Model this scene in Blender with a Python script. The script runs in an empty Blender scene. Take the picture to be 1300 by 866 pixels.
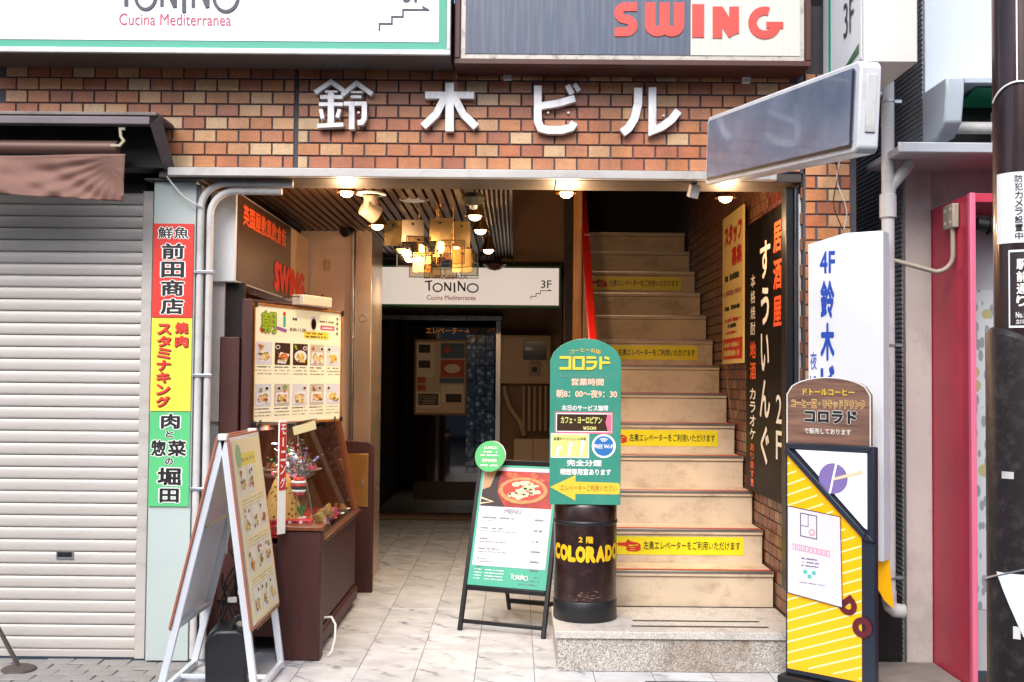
import bpy, bmesh, math, random
from mathutils import Vector, Matrix
random.seed(7)
S = bpy.context.scene
C = S.collection
R = math.radians
PI = math.pi

# ------------------------------------------------------------------ camera
FPX, W0, H0 = 1386.0, 1300.0, 866.0
EYE = Vector((0, 0, 1.51))
pitch, yaw, roll = R(1.94), R(0.224), R(0.5)
F = Vector((-math.sin(yaw) * math.cos(pitch), math.cos(yaw) * math.cos(pitch), math.sin(pitch)))
R0 = Vector((math.cos(yaw), math.sin(yaw), 0))
U0 = R0.cross(F)
RT = R0 * math.cos(roll) + U0 * math.sin(roll)
UP = U0 * math.cos(roll) - R0 * math.sin(roll)
cd = bpy.data.cameras.new('camera')
cam = bpy.data.objects.new('camera', cd)
C.objects.link(cam)
mw = Matrix((RT, UP, -F)).transposed().to_4x4()
mw.translation = EYE
cam.matrix_world = mw
cd.sensor_width = 36
cd.lens = FPX / W0 * 36
cd.clip_end = 500
S.camera = cam

# ------------------------------------------------------------------ light
wd = bpy.data.worlds.new('World')
S.world = wd
wd.use_nodes = True
nt = wd.node_tree
bg = nt.nodes['Background']
sky = nt.nodes.new('ShaderNodeTexSky')
sky.sky_type = 'NISHITA'
sky.sun_disc = False
SUN_EL, SUN_AZ = R(44), R(196)
sky.sun_elevation = SUN_EL
sky.sun_rotation = SUN_AZ
sky.dust_density = 3.0
sky.air_density = 1.0
sky.ozone_density = 0.7
nt.links.new(sky.outputs[0], bg.inputs[0])
bg.inputs[1].default_value = 0.13
sl = bpy.data.lights.new('sun', 'SUN')
sl.energy = 1.5
sl.angle = R(40)
sl.color = (0.965, 0.98, 1.0)
so = bpy.data.objects.new('sun', sl)
C.objects.link(so)
sd = Vector((math.sin(SUN_AZ) * math.cos(SUN_EL), math.cos(SUN_AZ) * math.cos(SUN_EL), math.sin(SUN_EL)))
so.rotation_euler = sd.to_track_quat('Z', 'Y').to_euler()
S.view_settings.view_transform = 'Standard'
S.view_settings.look = 'None'
S.view_settings.gamma = 1
S.view_settings.exposure = 1.08
S.cycles.transparent_max_bounces = 32


def at(px, py, Y):
    d = F * FPX + RT * (px - W0 / 2) + UP * (H0 / 2 - py)
    t = Y / d.y
    return d.x * t, EYE.z + d.z * t


def bxp(x0, y0, x1, y1, Y):
    """pixel box -> (xmin, zmin, xmax, zmax) on the plane y = Y"""
    a, b = at(x0, (y0 + y1) / 2, Y)[0], at(x1, (y0 + y1) / 2, Y)[0]
    xm = (x0 + x1) / 2
    return a, at(xm, y1, Y)[1], b, at(xm, y0, Y)[1]


# ------------------------------------------------------------------ materials
def lin(h):
    h = h.lstrip('#')
    out = []
    for i in (0, 2, 4):
        c = int(h[i:i + 2], 16) / 255
        out.append(c / 12.92 if c <= 0.04045 else ((c + 0.055) / 1.055) ** 2.4)
    return (*out, 1)


MATS = {}


def base(name):
    m = bpy.data.materials.new(name)
    m.use_nodes = True
    n = m.node_tree.nodes
    return m, n, m.node_tree.links, n['Principled BSDF']


def mixc(n, l, fac, a, b, mode='MIX'):
    x = n.new('ShaderNodeMix')
    x.data_type = 'RGBA'
    x.blend_type = mode
    for s, v in ((x.inputs[0], fac), (x.inputs[6], a), (x.inputs[7], b)):
        if hasattr(v, 'is_linked'):
            l.new(v, s)
        else:
            s.default_value = v
    return x.outputs[2]


def noise(n, l, scale, detail=4, vec=None, stretch=None, rough=0.55, coord='Object'):
    t = n.new('ShaderNodeTexNoise')
    t.inputs['Scale'].default_value = scale
    t.inputs['Detail'].default_value = detail
    t.inputs['Roughness'].default_value = rough
    if vec is None:
        tc = n.new('ShaderNodeTexCoord')
        vec = tc.outputs[coord]
    if stretch:
        mp = n.new('ShaderNodeMapping')
        mp.inputs['Scale'].default_value = stretch
        l.new(vec, mp.inputs[0])
        vec = mp.outputs[0]
    l.new(vec, t.inputs['Vector'])
    return t.outputs[0]


def ramp(n, l, src, stops, interp='LINEAR'):
    r = n.new('ShaderNodeValToRGB')
    r.color_ramp.interpolation = interp
    e = r.color_ramp.elements
    while len(e) < len(stops):
        e.new(0.5)
    for el, (p, c) in zip(e, stops):
        el.position = p
        el.color = c if len(c) == 4 else (*c, 1)
    l.new(src, r.inputs[0])
    return r.outputs[0]


def g(v):
    return (v, v, v, 1)


def M(name, col='#808080', rough=0.5, metal=0.0, var=0.0, vs=3.0, dirt=0.0, ds=6.0, dirtcol='#3a2f26', streak=None,
      bump=0.0, bs=60.0, emit=None, es=0.0, coat=0.0, spec=0.5, rvar=0.0):
    if name in MATS:
        return MATS[name]
    m, n, l, p = base(name)
    c = lin(col) if isinstance(col, str) else col
    p.inputs['Base Color'].default_value = c
    p.inputs['Roughness'].default_value = rough
    p.inputs['Metallic'].default_value = metal
    p.inputs['Specular IOR Level'].default_value = spec
    p.inputs['Coat Weight'].default_value = coat
    p.inputs['Coat Roughness'].default_value = 0.06
    src = None
    if var:
        f = noise(n, l, vs, 5, stretch=streak)
        lo = tuple(x * (1 - var) for x in c[:3])
        hi = tuple(min(1, x * (1 + var * 0.6)) for x in c[:3])
        src = ramp(n, l, f, [(0.3, lo), (0.7, hi)])
    if dirt:
        f = noise(n, l, ds, 8, stretch=streak, rough=0.7)
        k = ramp(n, l, f, [(0.5, g(0)), (0.72, g(dirt))])
        src = mixc(n, l, k, src if src is not None else c, lin(dirtcol))
    if src is not None:
        l.new(src, p.inputs['Base Color'])
    if rvar:
        f = noise(n, l, 9, 5, stretch=streak)
        mr = n.new('ShaderNodeMapRange')
        mr.inputs[3].default_value = max(0.02, rough - rvar)
        mr.inputs[4].default_value = rough + rvar
        l.new(f, mr.inputs[0])
        l.new(mr.outputs[0], p.inputs['Roughness'])
    if bump:
        f = noise(n, l, bs, 4)
        b = n.new('ShaderNodeBump')
        b.inputs['Strength'].default_value = bump
        b.inputs['Distance'].default_value = 0.004
        l.new(f, b.inputs['Height'])
        l.new(b.outputs[0], p.inputs['Normal'])
    if es:
        p.inputs['Emission Color'].default_value = lin(emit or col)
        p.inputs['Emission Strength'].default_value = es
    MATS[name] = m
    return m


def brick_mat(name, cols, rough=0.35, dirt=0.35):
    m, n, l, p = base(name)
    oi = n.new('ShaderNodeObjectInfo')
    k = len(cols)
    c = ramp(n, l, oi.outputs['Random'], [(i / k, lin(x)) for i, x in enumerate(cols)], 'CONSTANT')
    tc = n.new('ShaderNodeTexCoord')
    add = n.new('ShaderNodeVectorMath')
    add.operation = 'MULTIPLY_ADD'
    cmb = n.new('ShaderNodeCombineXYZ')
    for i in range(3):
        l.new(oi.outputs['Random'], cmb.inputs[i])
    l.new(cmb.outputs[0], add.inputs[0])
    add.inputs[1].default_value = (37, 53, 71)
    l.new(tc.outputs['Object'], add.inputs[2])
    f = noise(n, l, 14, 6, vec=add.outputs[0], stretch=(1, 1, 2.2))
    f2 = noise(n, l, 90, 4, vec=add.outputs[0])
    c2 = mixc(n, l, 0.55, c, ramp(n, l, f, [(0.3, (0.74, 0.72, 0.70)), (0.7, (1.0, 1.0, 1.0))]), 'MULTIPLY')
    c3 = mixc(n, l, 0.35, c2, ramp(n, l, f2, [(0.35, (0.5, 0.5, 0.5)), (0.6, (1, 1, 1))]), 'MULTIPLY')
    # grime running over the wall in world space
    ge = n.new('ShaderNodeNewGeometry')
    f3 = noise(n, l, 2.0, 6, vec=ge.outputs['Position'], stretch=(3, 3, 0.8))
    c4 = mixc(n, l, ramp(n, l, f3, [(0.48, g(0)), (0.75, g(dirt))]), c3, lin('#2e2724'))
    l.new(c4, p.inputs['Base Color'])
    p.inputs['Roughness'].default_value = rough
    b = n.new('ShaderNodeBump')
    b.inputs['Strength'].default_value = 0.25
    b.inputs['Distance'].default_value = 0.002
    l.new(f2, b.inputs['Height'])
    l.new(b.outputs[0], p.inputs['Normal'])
    return m


def marble_mat():
    m, n, l, p = base('marble_tile')
    oi = n.new('ShaderNodeObjectInfo')
    tc = n.new('ShaderNodeTexCoord')
    cmb = n.new('ShaderNodeCombineXYZ')
    for i in range(3):
        l.new(oi.outputs['Random'], cmb.inputs[i])
    ad = n.new('ShaderNodeVectorMath')
    ad.operation = 'MULTIPLY_ADD'
    l.new(cmb.outputs[0], ad.inputs[0])
    ad.inputs[1].default_value = (31, 47, 13)
    l.new(tc.outputs['Object'], ad.inputs[2])
    wv = n.new('ShaderNodeTexWave')
    wv.wave_type = 'BANDS'
    wv.bands_direction = 'DIAGONAL'
    wv.inputs['Scale'].default_value = 1.7
    wv.inputs['Distortion'].default_value = 6
    wv.inputs['Detail'].default_value = 5
    wv.inputs['Detail Scale'].default_value = 1.6
    wv.inputs['Detail Roughness'].default_value = 0.62
    mp = n.new('ShaderNodeMapping')
    mp.inputs['Rotation'].default_value = (0, 0, 0.35)
    mp.inputs['Scale'].default_value = (1.2, 3.4, 1)
    mp.inputs['Rotation'].default_value = (0, 0, 0.5)
    l.new(ad.outputs[0], mp.inputs[0])
    l.new(mp.outputs[0], wv.inputs[0])
    veins = ramp(n, l, wv.outputs['Fac'], [(0.0, g(0.8)), (0.05, g(0.35)), (0.2, g(0)), (1, g(0))])
    cl = noise(n, l, 5, 5, vec=ad.outputs[0])
    basec = ramp(n, l, cl, [(0.3, lin('#b2b4b8')), (0.65, lin('#d0d2d6'))])
    vmask = noise(n, l, 3.0, 3, vec=ad.outputs[0])
    vm = mixc(n, l, 1.0, veins, ramp(n, l, vmask, [(0.42, g(0.0)), (0.62, g(1))]), 'MULTIPLY')
    c = mixc(n, l, vm, basec, lin('#5a606c'))
    tone = ramp(n, l, oi.outputs['Random'], [(0, g(0.88)), (1, g(1))])
    c = mixc(n, l, 1.0, c, tone, 'MULTIPLY')
    ge = n.new('ShaderNodeNewGeometry')
    dn = noise(n, l, 3.5, 8, vec=ge.outputs['Position'], rough=0.75)
    c = mixc(n, l, ramp(n, l, dn, [(0.5, g(0)), (0.78, g(0.35))]), c, lin('#6b655e'))
    l.new(c, p.inputs['Base Color'])
    mr = n.new('ShaderNodeMapRange')
    mr.inputs[3].default_value = 0.22
    mr.inputs[4].default_value = 0.55
    l.new(dn, mr.inputs[0])
    l.new(mr.outputs[0], p.inputs['Roughness'])
    return m


def granite_mat(name='granite', stain=True, polished=False):
    m, n, l, p = base(name)
    tc = n.new('ShaderNodeTexCoord')
    v = n.new('ShaderNodeTexVoronoi')
    v.inputs['Scale'].default_value = 170
    l.new(tc.outputs['Object'], v.inputs['Vector'])
    c = ramp(n, l, v.outputs['Color'], [(0, lin('#5f5c58')), (0.25, lin('#8f8a83')), (0.55, lin('#b3aca3')), (0.8, lin('#cfc8be'))], 'LINEAR')
    f = noise(n, l, 60, 6)
    c = mixc(n, l, 0.5, c, ramp(n, l, f, [(0.35, g(0.55)), (0.6, g(1))]), 'MULTIPLY')
    if polished:
        c = mixc(n, l, 0.45, c, lin('#c9c5bf'))
    if stain:
        s = noise(n, l, 2.6, 7, rough=0.7)
        # rust coloured stains towards the right end, where water runs off
        sx = n.new('ShaderNodeSeparateXYZ')
        l.new(tc.outputs['Object'], sx.inputs[0])
        mr = n.new('ShaderNodeMapRange')
        mr.inputs[1].default_value = 0.6
        mr.inputs[2].default_value = 1.25
        l.new(sx.outputs[0], mr.inputs[0])
        k = mixc(n, l, 1.0, ramp(n, l, s, [(0.42, g(0)), (0.62, g(0.9))]), mr.outputs[0], 'MULTIPLY')
        c = mixc(n, l, k, c, lin('#6a4a22'))
    s2 = noise(n, l, 7, 8, rough=0.75)
    c = mixc(n, l, ramp(n, l, s2, [(0.52, g(0)), (0.72, g(0.5))]), c, lin('#4b4640'))
    l.new(c, p.inputs['Base Color'])
    p.inputs['Roughness'].default_value = 0.55
    return m


def wood_mat(name, a, b, scale=6, axis=(1, 1, 14), rough=0.4):
    m, n, l, p = base(name)
    f = noise(n, l, scale, 6, stretch=axis, rough=0.6)
    c = ramp(n, l, f, [(0.3, lin(a)), (0.7, lin(b))])
    l.new(c, p.inputs['Base Color'])
    p.inputs['Roughness'].default_value = rough
    return m


def glass_mat(name, tint=(0.95, 0.97, 0.97, 1), refl=1.0, rough=0.02):
    m = bpy.data.materials.new(name)
    m.use_nodes = True
    n, l = m.node_tree.nodes, m.node_tree.links
    n.clear()
    o = n.new('ShaderNodeOutputMaterial')
    t = n.new('ShaderNodeBsdfTransparent')
    t.inputs[0].default_value = tint
    gl = n.new('ShaderNodeBsdfGlossy')
    gl.inputs['Roughness'].default_value = rough
    lw = n.new('ShaderNodeLayerWeight')
    lw.inputs[0].default_value = 0.5
    pw = n.new('ShaderNodeMath')
    pw.operation = 'POWER'
    pw.inputs[1].default_value = 4.0
    l.new(lw.outputs['Facing'], pw.inputs[0])
    fr = n.new('ShaderNodeMath')
    fr.operation = 'MULTIPLY_ADD'
    fr.inputs[1].default_value = 0.7
    fr.inputs[2].default_value = 0.045
    l.new(pw.outputs[0], fr.inputs[0])
    mu = n.new('ShaderNodeMath')
    mu.operation = 'MULTIPLY'
    mu.inputs[1].default_value = refl
    l.new(fr.outputs[0], mu.inputs[0])
    mx = n.new('ShaderNodeMixShader')
    l.new(mu.outputs[0], mx.inputs[0])
    l.new(t.outputs[0], mx.inputs[1])
    l.new(gl.outputs[0], mx.inputs[2])
    l.new(mx.outputs[0], o.inputs[0])
    return m


def streaked_mat(name, col, scol, rust, rough=0.35, amt=0.6):
    """sign panel with vertical streaks left by rain"""
    m, n, l, p = base(name)
    f = noise(n, l, 10, 5, stretch=(6, 1, 0.25))
    c = mixc(n, l, ramp(n, l, f, [(0.45, g(0)), (0.62, g(amt))]), lin(col), lin(scol))
    f2 = noise(n, l, 14, 6, stretch=(4, 1, 0.15), rough=0.7)
    c = mixc(n, l, ramp(n, l, f2, [(0.6, g(0)), (0.72, g(amt * 0.7))]), c, lin(rust))
    l.new(c, p.inputs['Base Color'])
    p.inputs['Roughness'].default_value = rough
    return m


BRICK = brick_mat('glazed_brick', ['#c07a4c', '#c88454', '#b26a48', '#d4a274', '#bf724a', '#d9b48a', '#c98656', '#ac684a', '#c67c50', '#b87050', '#d2966a', '#b4704e', '#c88860', '#be7c56'])
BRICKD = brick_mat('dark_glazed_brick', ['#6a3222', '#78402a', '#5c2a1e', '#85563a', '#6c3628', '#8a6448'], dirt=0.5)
MORTAR = M('mortar', '#504f56', 0.9, var=0.3, bump=0.3)
MARBLE = marble_mat()
GRANITE = granite_mat()
GRANITE_TOP = granite_mat('granite_top', stain=False, polished=True)
STEEL = M('brushed_steel', '#c9c6c2', 0.3, 1.0, var=0.15, vs=4, streak=(8, 8, 1), rvar=0.1, dirt=0.25, ds=5)
STEELW = M('white_metal_trim', '#b8b5b2', 0.4, 0.3, var=0.15, vs=3, dirt=0.45, ds=5, dirtcol='#6b625a')
DARKST = M('brown_metal', '#4c4642', 0.5, 0.4, var=0.25, vs=4, streak=(0.6, 4, 4), dirt=0.3)
ALU = M('aluminium', '#c4c8ce', 0.32, 0.85, var=0.1, dirt=0.15)
LETTER = M('steel_letter_face', '#e6e6e8', 0.4, 0.25, var=0.15, vs=12, streak=(1, 1, 0.4), dirt=0.5, ds=9, dirtcol='#6a5f58')
WHITE = M('white_sign_face', '#e4e8ec', 0.3, var=0.05, vs=1.5, dirt=0.12, ds=2.5, dirtcol='#9b968c')
WHITEP = M('white_paint', '#cfcfce', 0.45, var=0.1, dirt=0.4, ds=5, dirtcol='#7a7266')
OFFW = M('off_white_wall', '#c6bfba', 0.7, var=0.12, vs=2, dirt=0.4, ds=4, dirtcol='#6b5f55', bump=0.15)
GREENB = M('green_border', '#3f9c84', 0.4)
GREEND = M('deep_green', '#0e5c33', 0.4)
INK = M('ink_black', '#17171a', 0.5)
INKG = M('ink_grey', '#3b3c4a', 0.5)
INKRED = M('ink_red', '#c22a20', 0.5)
INKPINK = M('ink_rose', '#b8475c', 0.5)
INKBLUE = M('ink_blue', '#1c47b0', 0.5)
MAROON = M('maroon_frame', '#4a2420', 0.45, var=0.25, dirt=0.3)
SLATE = streaked_mat('weathered_slate_panel', '#4a5367', '#80858c', '#6a6048', amt=0.25)
CREAMP = streaked_mat('weathered_cream_panel', '#c9c7c0', '#b4b0a4', '#8b7650', amt=0.25)
CORAL = M('faded_red_letter', '#d8453c', 0.4, var=0.12, vs=8)
BLACK = M('black', '#0c0c0d', 0.5)
BLACKM = M('black_metal', '#15171a', 0.4, 0.2)
RUBBER = M('black_plastic', '#16181c', 0.42, bump=0.1)
SHUT = M('shutter_beige', '#bab4af', 0.42, 0.1, var=0.08, vs=1.3, dirt=0.4, ds=5, bump=0.25, bs=7, dirtcol='#857a6e', streak=(0.5, 1, 3))
MINT = M('mint_panel', '#aebab7', 0.45, var=0.06, dirt=0.15, ds=3, dirtcol='#8c8f88')
SRED = M('sign_red', '#d83a30', 0.4, var=0.06)
SYEL = M('sign_yellow', '#e8d84a', 0.4, var=0.05)
SGRN = M('sign_green', '#58b877', 0.4, var=0.05)
CANVAS = M('brown_canvas', '#7c5b50', 0.85, var=0.15, vs=5, bump=0.25, bs=120, dirt=0.2)
FASCIA = M('grey_brown_fascia', '#6b6468', 0.45, 0.4, var=0.2, dirt=0.4)
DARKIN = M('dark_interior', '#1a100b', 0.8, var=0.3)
BROWNW = M('brown_wall', '#8a684c', 0.6, var=0.25, vs=2)
TANP = M('tan_metal_panel', '#d8bca6', 0.38, 0.25, var=0.08, vs=2, rvar=0.1)
WOODM = wood_mat('mahogany_wood', '#30130f', '#481c16', 5, (6, 6, 0.6), 0.55)
WOODL = wood_mat('brown_case_wood', '#5a2d1a', '#7d4526', 5, (5, 5, 0.6), 0.35)
WOODH = wood_mat('walnut_board', '#5a4038', '#8f6a58', 5, (0.8, 6, 9), 0.5)
SLATM = M('brown_ceiling_slat', '#463022', 0.36, 0.45, var=0.2, vs=5)
STEPM = M('painted_step', '#cbb89e', 0.6, var=0.14, vs=3, dirt=0.6, ds=4.5, dirtcol='#7a5c42', bump=0.15, streak=(1, 1.4, 1.5))
NOSE = M('nosing_metal', '#9b958e', 0.35, 0.8, var=0.2, dirt=0.3)
REDSTRIP = M('red_strip', '#c03a30', 0.5)
REDRAIL = M('red_handrail', '#b01c14', 0.35, var=0.1, coat=0.4)
STICK = M('sticker_yellow', '#e6d41c', 0.4, var=0.05, dirt=0.15, ds=10)
CONC = M('concrete', '#8b857f', 0.85, var=0.2, vs=3, dirt=0.4, ds=8, bump=0.5, bs=40)
ASPH = M('asphalt', '#3a3a3b', 0.9, var=0.25, vs=30, bump=0.5, bs=200)
GREENS = M('green_board', '#3a8a76', 0.35, var=0.10, dirt=0.15, dirtcol='#7a9a90')
GOLD = M('gold_letter', '#e3b436', 0.45)
YEL = M('letter_yellow', '#e6c53a', 0.45)
PEACH = M('letter_peach', '#efc3a8', 0.45)
LWHITE = M('letter_white', '#eceae4', 0.45)
DRUM = M('drum_maroon', '#241012', 0.35, 0.0, var=0.3, vs=6, coat=0.25, dirt=0.15, ds=12, dirtcol='#8a6a58')
PINK = M('pink_trim', '#e06a84', 0.4)
CRIMSON = M('crimson_panel', '#cc3550', 0.4, var=0.12, vs=2, dirt=0.2, ds=3, dirtcol='#5a1420')
LYEL = M('lit_yellow_acrylic', '#eca806', 0.3, var=0.05, vs=2, emit='#ffb810', es=0.12)
LYSTR = M('pale_stripe', '#f6e9a0', 0.35)
SLATEF = M('slate_frame', '#2c3140', 0.4, 0.3, var=0.15)
LILAC = M('lilac_paper', '#d9d0e6', 0.5)
PURP = M('purple_print', '#7d6ba8', 0.45)
BRASS = M('brass', '#b5894a', 0.25, 1.0, var=0.2, vs=8, rvar=0.1)
BRONZE = M('bronze_pole', '#3b2a2b', 0.28, 0.5, var=0.25, vs=5, streak=(3, 3, 1), coat=0.3)
PVC = M('grey_pvc', '#c2bfbd', 0.5, var=0.12, dirt=0.4, ds=7, dirtcol='#6d6259')
CORR = M('dark_corrugated_wall', '#9a9ca2', 0.55, 0.3, var=0.2)
BULB = M('lit_bulb', '#ffe2b8', 0.4, emit='#ffd49c', es=9)
LITW = M('lit_white_acrylic', '#dcd6d0', 0.4, emit='#fff1e4', es=0.26)
LITC = M('lit_cream_menu', '#dad4b8', 0.4, emit='#f6eccc', es=0.09)
GLASS = glass_mat('clear_glass')
GLASSD = glass_mat('dark_door_glass', (0.35, 0.33, 0.32, 1), 1.6)
ACRY = glass_mat('amber_acrylic', (0.9, 0.8, 0.62, 1), 1.5, 0.05)


# ------------------------------------------------------------------ mesh builder
class MB:
    def __init__(s):
        s.v, s.f, s.m, s.mats = [], [], [], []

    def mi(s, m):
        if m not in s.mats:
            s.mats.append(m)
        return s.mats.index(m)

    def add(s, vs, fs, m):
        b = len(s.v)
        s.v += [tuple(x) for x in vs]
        s.f += [tuple(i + b for i in f) for f in fs]
        s.m += [s.mi(m)] * len(fs)
        return s

    def box(s, x0, y0, z0, x1, y1, z1, m):
        v = [(x, y, z) for x in (x0, x1) for y in (y0, y1) for z in (z0, z1)]
        return s.add(v, [(0, 1, 3, 2), (4, 6, 7, 5), (0, 4, 5, 1), (2, 3, 7, 6), (0, 2, 6, 4), (1, 5, 7, 3)], m)

    def poly(s, pts, m):
        return s.add(pts, [tuple(range(len(pts)))], m)

    def prism(s, pts, d, m):
        """planar polygon pts (3D) extruded by vector d"""
        n = len(pts)
        d = Vector(d)
        a = [Vector(p) for p in pts]
        return s.add(a + [p + d for p in a], [tuple(range(n)), tuple(range(2 * n - 1, n - 1, -1))] + [(i, i + n, (i + 1) % n + n, (i + 1) % n) for i in range(n)], m)

    def pxz(s, pts, y0, y1, m):
        return s.prism([(x, y0, z) for x, z in pts], (0, y1 - y0, 0), m)

    def bar(s, a, b, w, h, m):
        """square bar between points"""
        a, b = Vector(a), Vector(b)
        d = (b - a).normalized()
        u = Vector((0, 0, 1)) if abs(d.z) < 0.9 else Vector((0, 1, 0))
        r = d.cross(u).normalized()
        u = r.cross(d).normalized()
        q = [a + r * sx * w / 2 + u * sz * h / 2 for sx, sz in ((-1, -1), (1, -1), (1, 1), (-1, 1))]
        return s.prism(q, b - a, m)

    def tube(s, pts, r, m, n=10, caps=True):
        pts = [Vector(p) for p in pts]
        rings = []
        up = None
        for i, p in enumerate(pts):
            d = (pts[min(i + 1, len(pts) - 1)] - pts[max(i - 1, 0)]).normalized()
            if up is None:
                up = Vector((0, 0, 1)) if abs(d.z) < 0.9 else Vector((0, 1, 0))
            a = d.cross(up).normalized()
            b = a.cross(d).normalized()
            up = b
            rr = r[i] if isinstance(r, (list, tuple)) else r
            rings.append([p + a * rr * math.cos(2 * PI * k / n) + b * rr * math.sin(2 * PI * k / n) for k in range(n)])
        vs = [v for q in rings for v in q]
        fs = [(i * n + k, i * n + (k + 1) % n, (i + 1) * n + (k + 1) % n, (i + 1) * n + k) for i in range(len(pts) - 1) for k in range(n)]
        if caps:
            fs += [tuple(range(n - 1, -1, -1)), tuple((len(pts) - 1) * n + k for k in range(n))]
        return s.add(vs, fs, m)

    def lathe(s, cx, cy, prof, m, n=24):
        vs = [(cx + r * math.cos(2 * PI * k / n), cy + r * math.sin(2 * PI * k / n), z) for r, z in prof for k in range(n)]
        fs = [(i * n + k, i * n + (k + 1) % n, (i + 1) * n + (k + 1) % n, (i + 1) * n + k) for i in range(len(prof) - 1) for k in range(n)]
        return s.add(vs, fs, m)

    def stroke(s, pts, t, y0, y1, m):
        """polyline in xz with thickness t, mitred, extruded in y"""
        P = [Vector((p[0], p[1])) for p in pts]
        L, Rr = [], []
        for i, p in enumerate(P):
            d0 = (p - P[i - 1]).normalized() if i else (P[1] - p).normalized()
            d1 = (P[i + 1] - p).normalized() if i < len(P) - 1 else d0
            n0, n1 = Vector((-d0.y, d0.x)), Vector((-d1.y, d1.x))
            nn = (n0 + n1).normalized()
            k = min(2.0, 1 / max(0.35, nn.dot(n0)))
            L.append(p + nn * t / 2 * k)
            Rr.append(p - nn * t / 2 * k)
        for i in range(len(P) - 1):
            q = [L[i], L[i + 1], Rr[i + 1], Rr[i]]
            s.pxz([(a.x, a.y) for a in q], y0, y1, m)
        return s

    # flat print in the local xz plane, facing -y
    def rect(s, x0, z0, x1, z1, m, lay=1):
        y = -0.0005 * lay
        return s.add([(x0, y, z0), (x1, y, z0), (x1, y, z1), (x0, y, z1)], [(0, 1, 2, 3)], m)

    def fl(s, pts, m, lay=1):
        return s.add([(x, -0.0005 * lay, z) for x, z in pts], [tuple(range(len(pts)))], m)

    def disc(s, cx, cz, rx, rz, m, lay=1, n=20, a0=0, a1=2 * PI, jit=0):
        pts = [(cx + rx * (1 + random.uniform(-jit, jit)) * math.cos(a0 + (a1 - a0) * k / n), cz + rz * (1 + random.uniform(-jit, jit)) * math.sin(a0 + (a1 - a0) * k / n)) for k in range(n if a1 - a0 > 6.28 else n + 1)]
        return s.fl(pts, m, lay)

    def build(s, name, parent=None, bevel=0.0, smooth=40, loc=None, recalc=True, seg=2):
        me = bpy.data.meshes.new(name)
        me.from_pydata(s.v, [], s.f)
        for m in s.mats:
            me.materials.append(m)
        me.polygons.foreach_set('material_index', s.m)
        if recalc:
            b = bmesh.new()
            b.from_mesh(me)
            bmesh.ops.recalc_face_normals(b, faces=b.faces)
            b.to_mesh(me)
            b.free()
        if smooth:
            me.shade_smooth()
            me.set_sharp_from_angle(angle=R(smooth))
        o = bpy.data.objects.new(name, me)
        C.objects.link(o)
        if parent:
            o.parent = parent
        if loc:
            o.location = loc
        if bevel:
            bm = o.modifiers.new('bevel', 'BEVEL')
            bm.width = bevel
            bm.segments = seg
            bm.limit_method = 'ANGLE'
            bm.angle_limit = R(40)
        return o


def tag(o, label, cat, group=None, kind=None):
    if label:
        o['label'] = label
    if cat:
        o['category'] = cat
    if group:
        o['group'] = group
    if kind:
        o['kind'] = kind
    return o


def thing(name, label, cat, loc=(0, 0, 0), rot=(0, 0, 0), group=None):
    o = bpy.data.objects.new(name, None)
    C.objects.link(o)
    o.location = loc
    o.rotation_euler = rot
    o.empty_display_size = 0.1
    return tag(o, label, cat, group)


def struct(name, loc=(0, 0, 0), label=None):
    o = bpy.data.objects.new(name, None)
    C.objects.link(o)
    o.location = loc
    o['kind'] = 'structure'
    if label:
        o['label'] = label
    return o


def part(o, parent, name=None, loc=None):
    c = o.copy()
    C.objects.link(c)
    c.parent = parent
    if loc is not None:
        c.location = loc
    return c


def dup(root, loc, label, group=None, rot=None):
    r = root.copy()
    C.objects.link(r)
    r.location = loc
    if rot:
        r.rotation_euler = rot
    r['label'] = label
    if group:
        r['group'] = group
    for ch in list(root.children):
        c = ch.copy()
        C.objects.link(c)
        c.parent = r
        for gg in ch.children:
            d = gg.copy()
            C.objects.link(d)
            d.parent = c
    return r


# ------------------------------------------------------------------ lettering
GLY = {}


def glyphs(body, bold, spacing=1.0, line=1.0, res=3):
    k = (body, bold, spacing, line)
    if k in GLY:
        return GLY[k]
    cu = bpy.data.curves.new('lettering', 'FONT')
    cu.body = body
    cu.size = 1
    cu.offset = bold
    cu.resolution_u = res
    cu.space_character = spacing
    cu.space_line = line
    if '\n' in body:
        cu.align_x = 'CENTER'
    o = bpy.data.objects.new('lettering', cu)
    me = o.to_mesh()
    vs = [(v.co.x, v.co.y) for v in me.vertices]
    fs = [tuple(p.vertices) for p in me.polygons]
    o.to_mesh_clear()
    bpy.data.objects.remove(o)
    bpy.data.curves.remove(cu)
    GLY[k] = (vs, fs)
    return GLY[k]


SHIFTS = [(0, 0)] + [(math.cos(PI / 4 + k * PI / 3), math.sin(PI / 4 + k * PI / 3)) for k in range(6)]


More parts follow.
